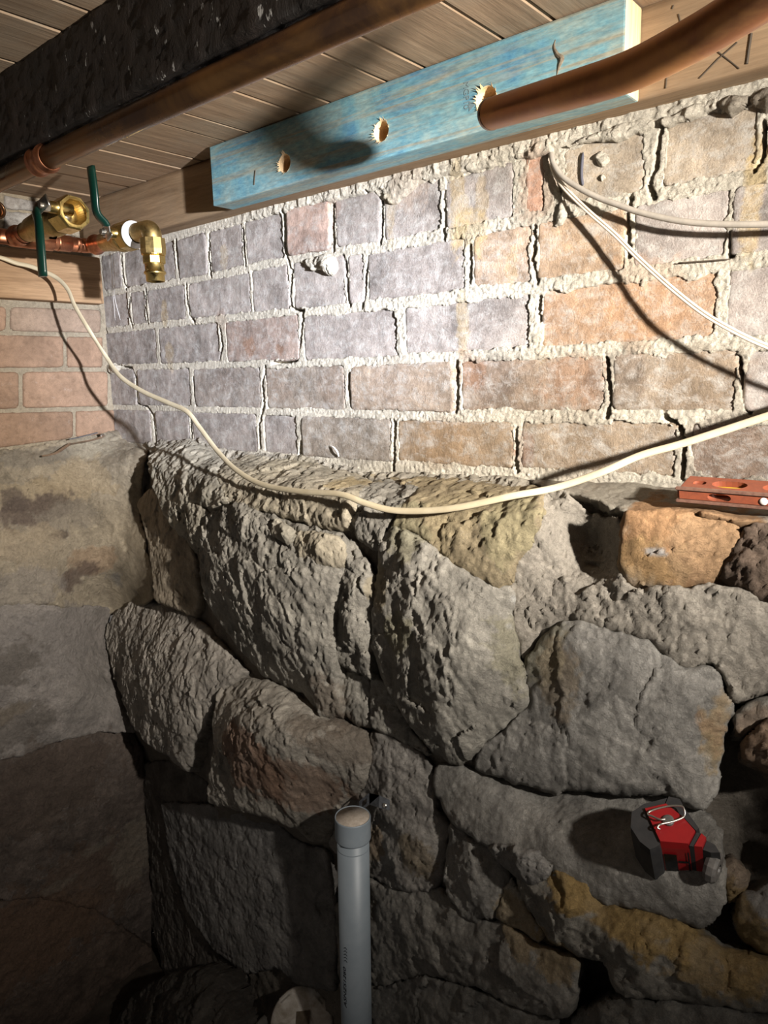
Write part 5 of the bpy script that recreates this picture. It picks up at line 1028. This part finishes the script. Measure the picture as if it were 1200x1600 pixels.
# red and black cordless tool on the ledge stone
def tp(cx, cy): return 960 + cx / 6.0, 1220 + cy / 6.0            # pixel of the photograph from the close crop
bx = ony(1030, 1364, -.262 * KY) + np.array([0, -.012, .006])
TN = np.array([.06, -.50, .86]); TN /= np.linalg.norm(TN); T1 = CM[0] - TN * (CM[0] @ TN); T1 /= np.linalg.norm(T1); T2 = np.cross(TN, T1)
def on_h(cx, cy, h):                                               # where the sight line meets the plane h above the tool's tilted base
    r = ray(*tp(cx, cy)); P0 = bx + TN * h; return CAM + r * (((P0 - CAM) @ TN) / (r @ TN))
def t2(P): return np.array([(P - bx) @ T1, (P - bx) @ T2])
def t3(a, b, h): return bx + T1 * a + T2 * b + TN * h
HT = 0.0
while proj_y(on_h(380, 852, 0) + TN * HT) > 1220 + 568 / 6.0 and HT < .10: HT += .0005
ZB, ZT = 0.0, HT
on_v = on_h
root = thing('cordless_tool', 'red and black cordless tool with a wire belt hook, lying on the stone ledge', 'tool', bx)
def prism(bm, poly, z0, z1, ins=0.0):
    """prism over a plan polygon in the tool's own frame, the top ring pulled in by ins to make a chamfer"""
    poly = np.array(poly); c = poly.mean(0); rings = []
    for z, k in ((z0, 0), (z0 + (z1 - z0) * .82, 0), (z1, ins)):
        rings.append([bm.verts.new(t3(p[0] + (c[0] - p[0]) * k, p[1] + (c[1] - p[1]) * k, z).tolist()) for p in poly])
    n = len(poly)
    for a, b in zip(rings, rings[1:]):
        for i in range(n): bm.faces.new((a[i], a[(i + 1) % n], b[(i + 1) % n], b[i]))
    bm.faces.new(rings[0][::-1]); bm.faces.new(rings[-1])
pl = lambda l: [t2(on_h(a, b, ZT)) for a, b in l]
# plan outlines at the level of the top face (traced on its real height, seen from above they make the same body)
bm = bmesh.new(); prism(bm, pl([(425, 572), (700, 596), (765, 470), (640, 330), (480, 205), (275, 252)]), ZB, ZT, .04); body = obj('housing', bm, M_RED, root)
bm = bmesh.new(); prism(bm, pl([(438, 560), (282, 240), (470, 196), (500, 130), (270, 190), (150, 270), (140, 420), (230, 560), (330, 640), (420, 600)]), ZB - .002, ZT - .004, .05); obj('rubber_end', bm, M_BLACK, root)['label'] = 'black rubber end'
bm = bmesh.new(); prism(bm, pl([(470, 196), (640, 322), (770, 462), (800, 440), (650, 230), (610, 150), (500, 126)]), ZB, ZT - .003, .05); obj('rubber_side', bm, M_BLACK, root)['label'] = 'black rubber far side'
bm = bmesh.new(); prism(bm, pl([(700, 596), (745, 605), (815, 480), (768, 468)]), ZB - .001, ZT - .003, .02); obj('band', bm, M_BLACK, root)['label'] = 'black band'
bm = bmesh.new(); prism(bm, pl([(745, 605), (822, 612), (860, 520), (815, 480)]), ZB - .001, ZT - .002, .03); obj('front_collar', bm, M_RED, root)
bm = bmesh.new(); prism(bm, pl([(822, 612), (900, 640), (990, 640), (940, 560), (860, 520)]), ZB + .003, ZT - .008, .06); obj('nose', bm, M_BLACK, root)
pn0, pn1 = on_h(822, 612, ZT), on_h(990, 690, ZT)
dn_ = pn1 - pn0; dn_ /= np.linalg.norm(dn_); A = (pn0 + pn1) / 2 - dn_ * .012 - TN * (HT * .52)
bm = bmesh.new(); lathe(bm, A + dn_ * .006, dn_, [(0, .014), (.004, .017), (.010, .017), (.013, .014), (.013, .006), (.010, .005)], 12); obj('dial', bm, M_GREY_PLASTIC, root)['label'] = 'dark grey ridged dial'
# window, slot and trim on the front face
fa, fb = on_h(425, 572, ZT), on_h(700, 596, ZT); fx_ = fb - fa; wl = np.linalg.norm(fx_); fx_ /= wl; fn = np.cross(fx_, TN)
if fn @ (CAM - fa) < 0: fn = -fn
def front(u0, u1, v0, v1, d, m, name):
    bm = bmesh.new()
    q = [fa + fx_ * wl * u - TN * HT * (1 - v) + fn * d for u, v in ((u0, v0), (u1, v0), (u1, v1), (u0, v1))]; slab(bm, q, .003); return obj(name, bm, m, root)
front(.08, .52, .10, .66, .0012, M_WINDOW, 'window')
front(.56, .92, .40, .46, .0008, M_BLACK, 'slot'); front(.03, .97, .04, .07, .0010, M_RED, 'trim'); front(.90, .96, .08, .76, .0010, M_BLACK, 'trim')
# wire belt hook lying over the top
hk = [(430, 455), (405, 440), (420, 415), (455, 402), (560, 378), (640, 345), (660, 315), (655, 270), (630, 240), (530, 235), (400, 262), (325, 292), (318, 318), (355, 332), (425, 362), (480, 360)]
bm = bmesh.new(); tube(bm, spline([on_v(a, b, ZT + .006 + .002 * math.sin(i)) for i, (a, b) in enumerate(hk)], 5), .0011, 8); obj('belt_hook', bm, M_STEEL, root, True)['label'] = 'bright wire belt hook'
bm = bmesh.new(); c = on_v(505, 365, ZT + .003); lathe(bm, c - TN * .003, TN, [(0, .006), (.003, .006), (.004, .004)], 16); obj('hook_screw', bm, M_GREY_PLASTIC, root)
settle(root)
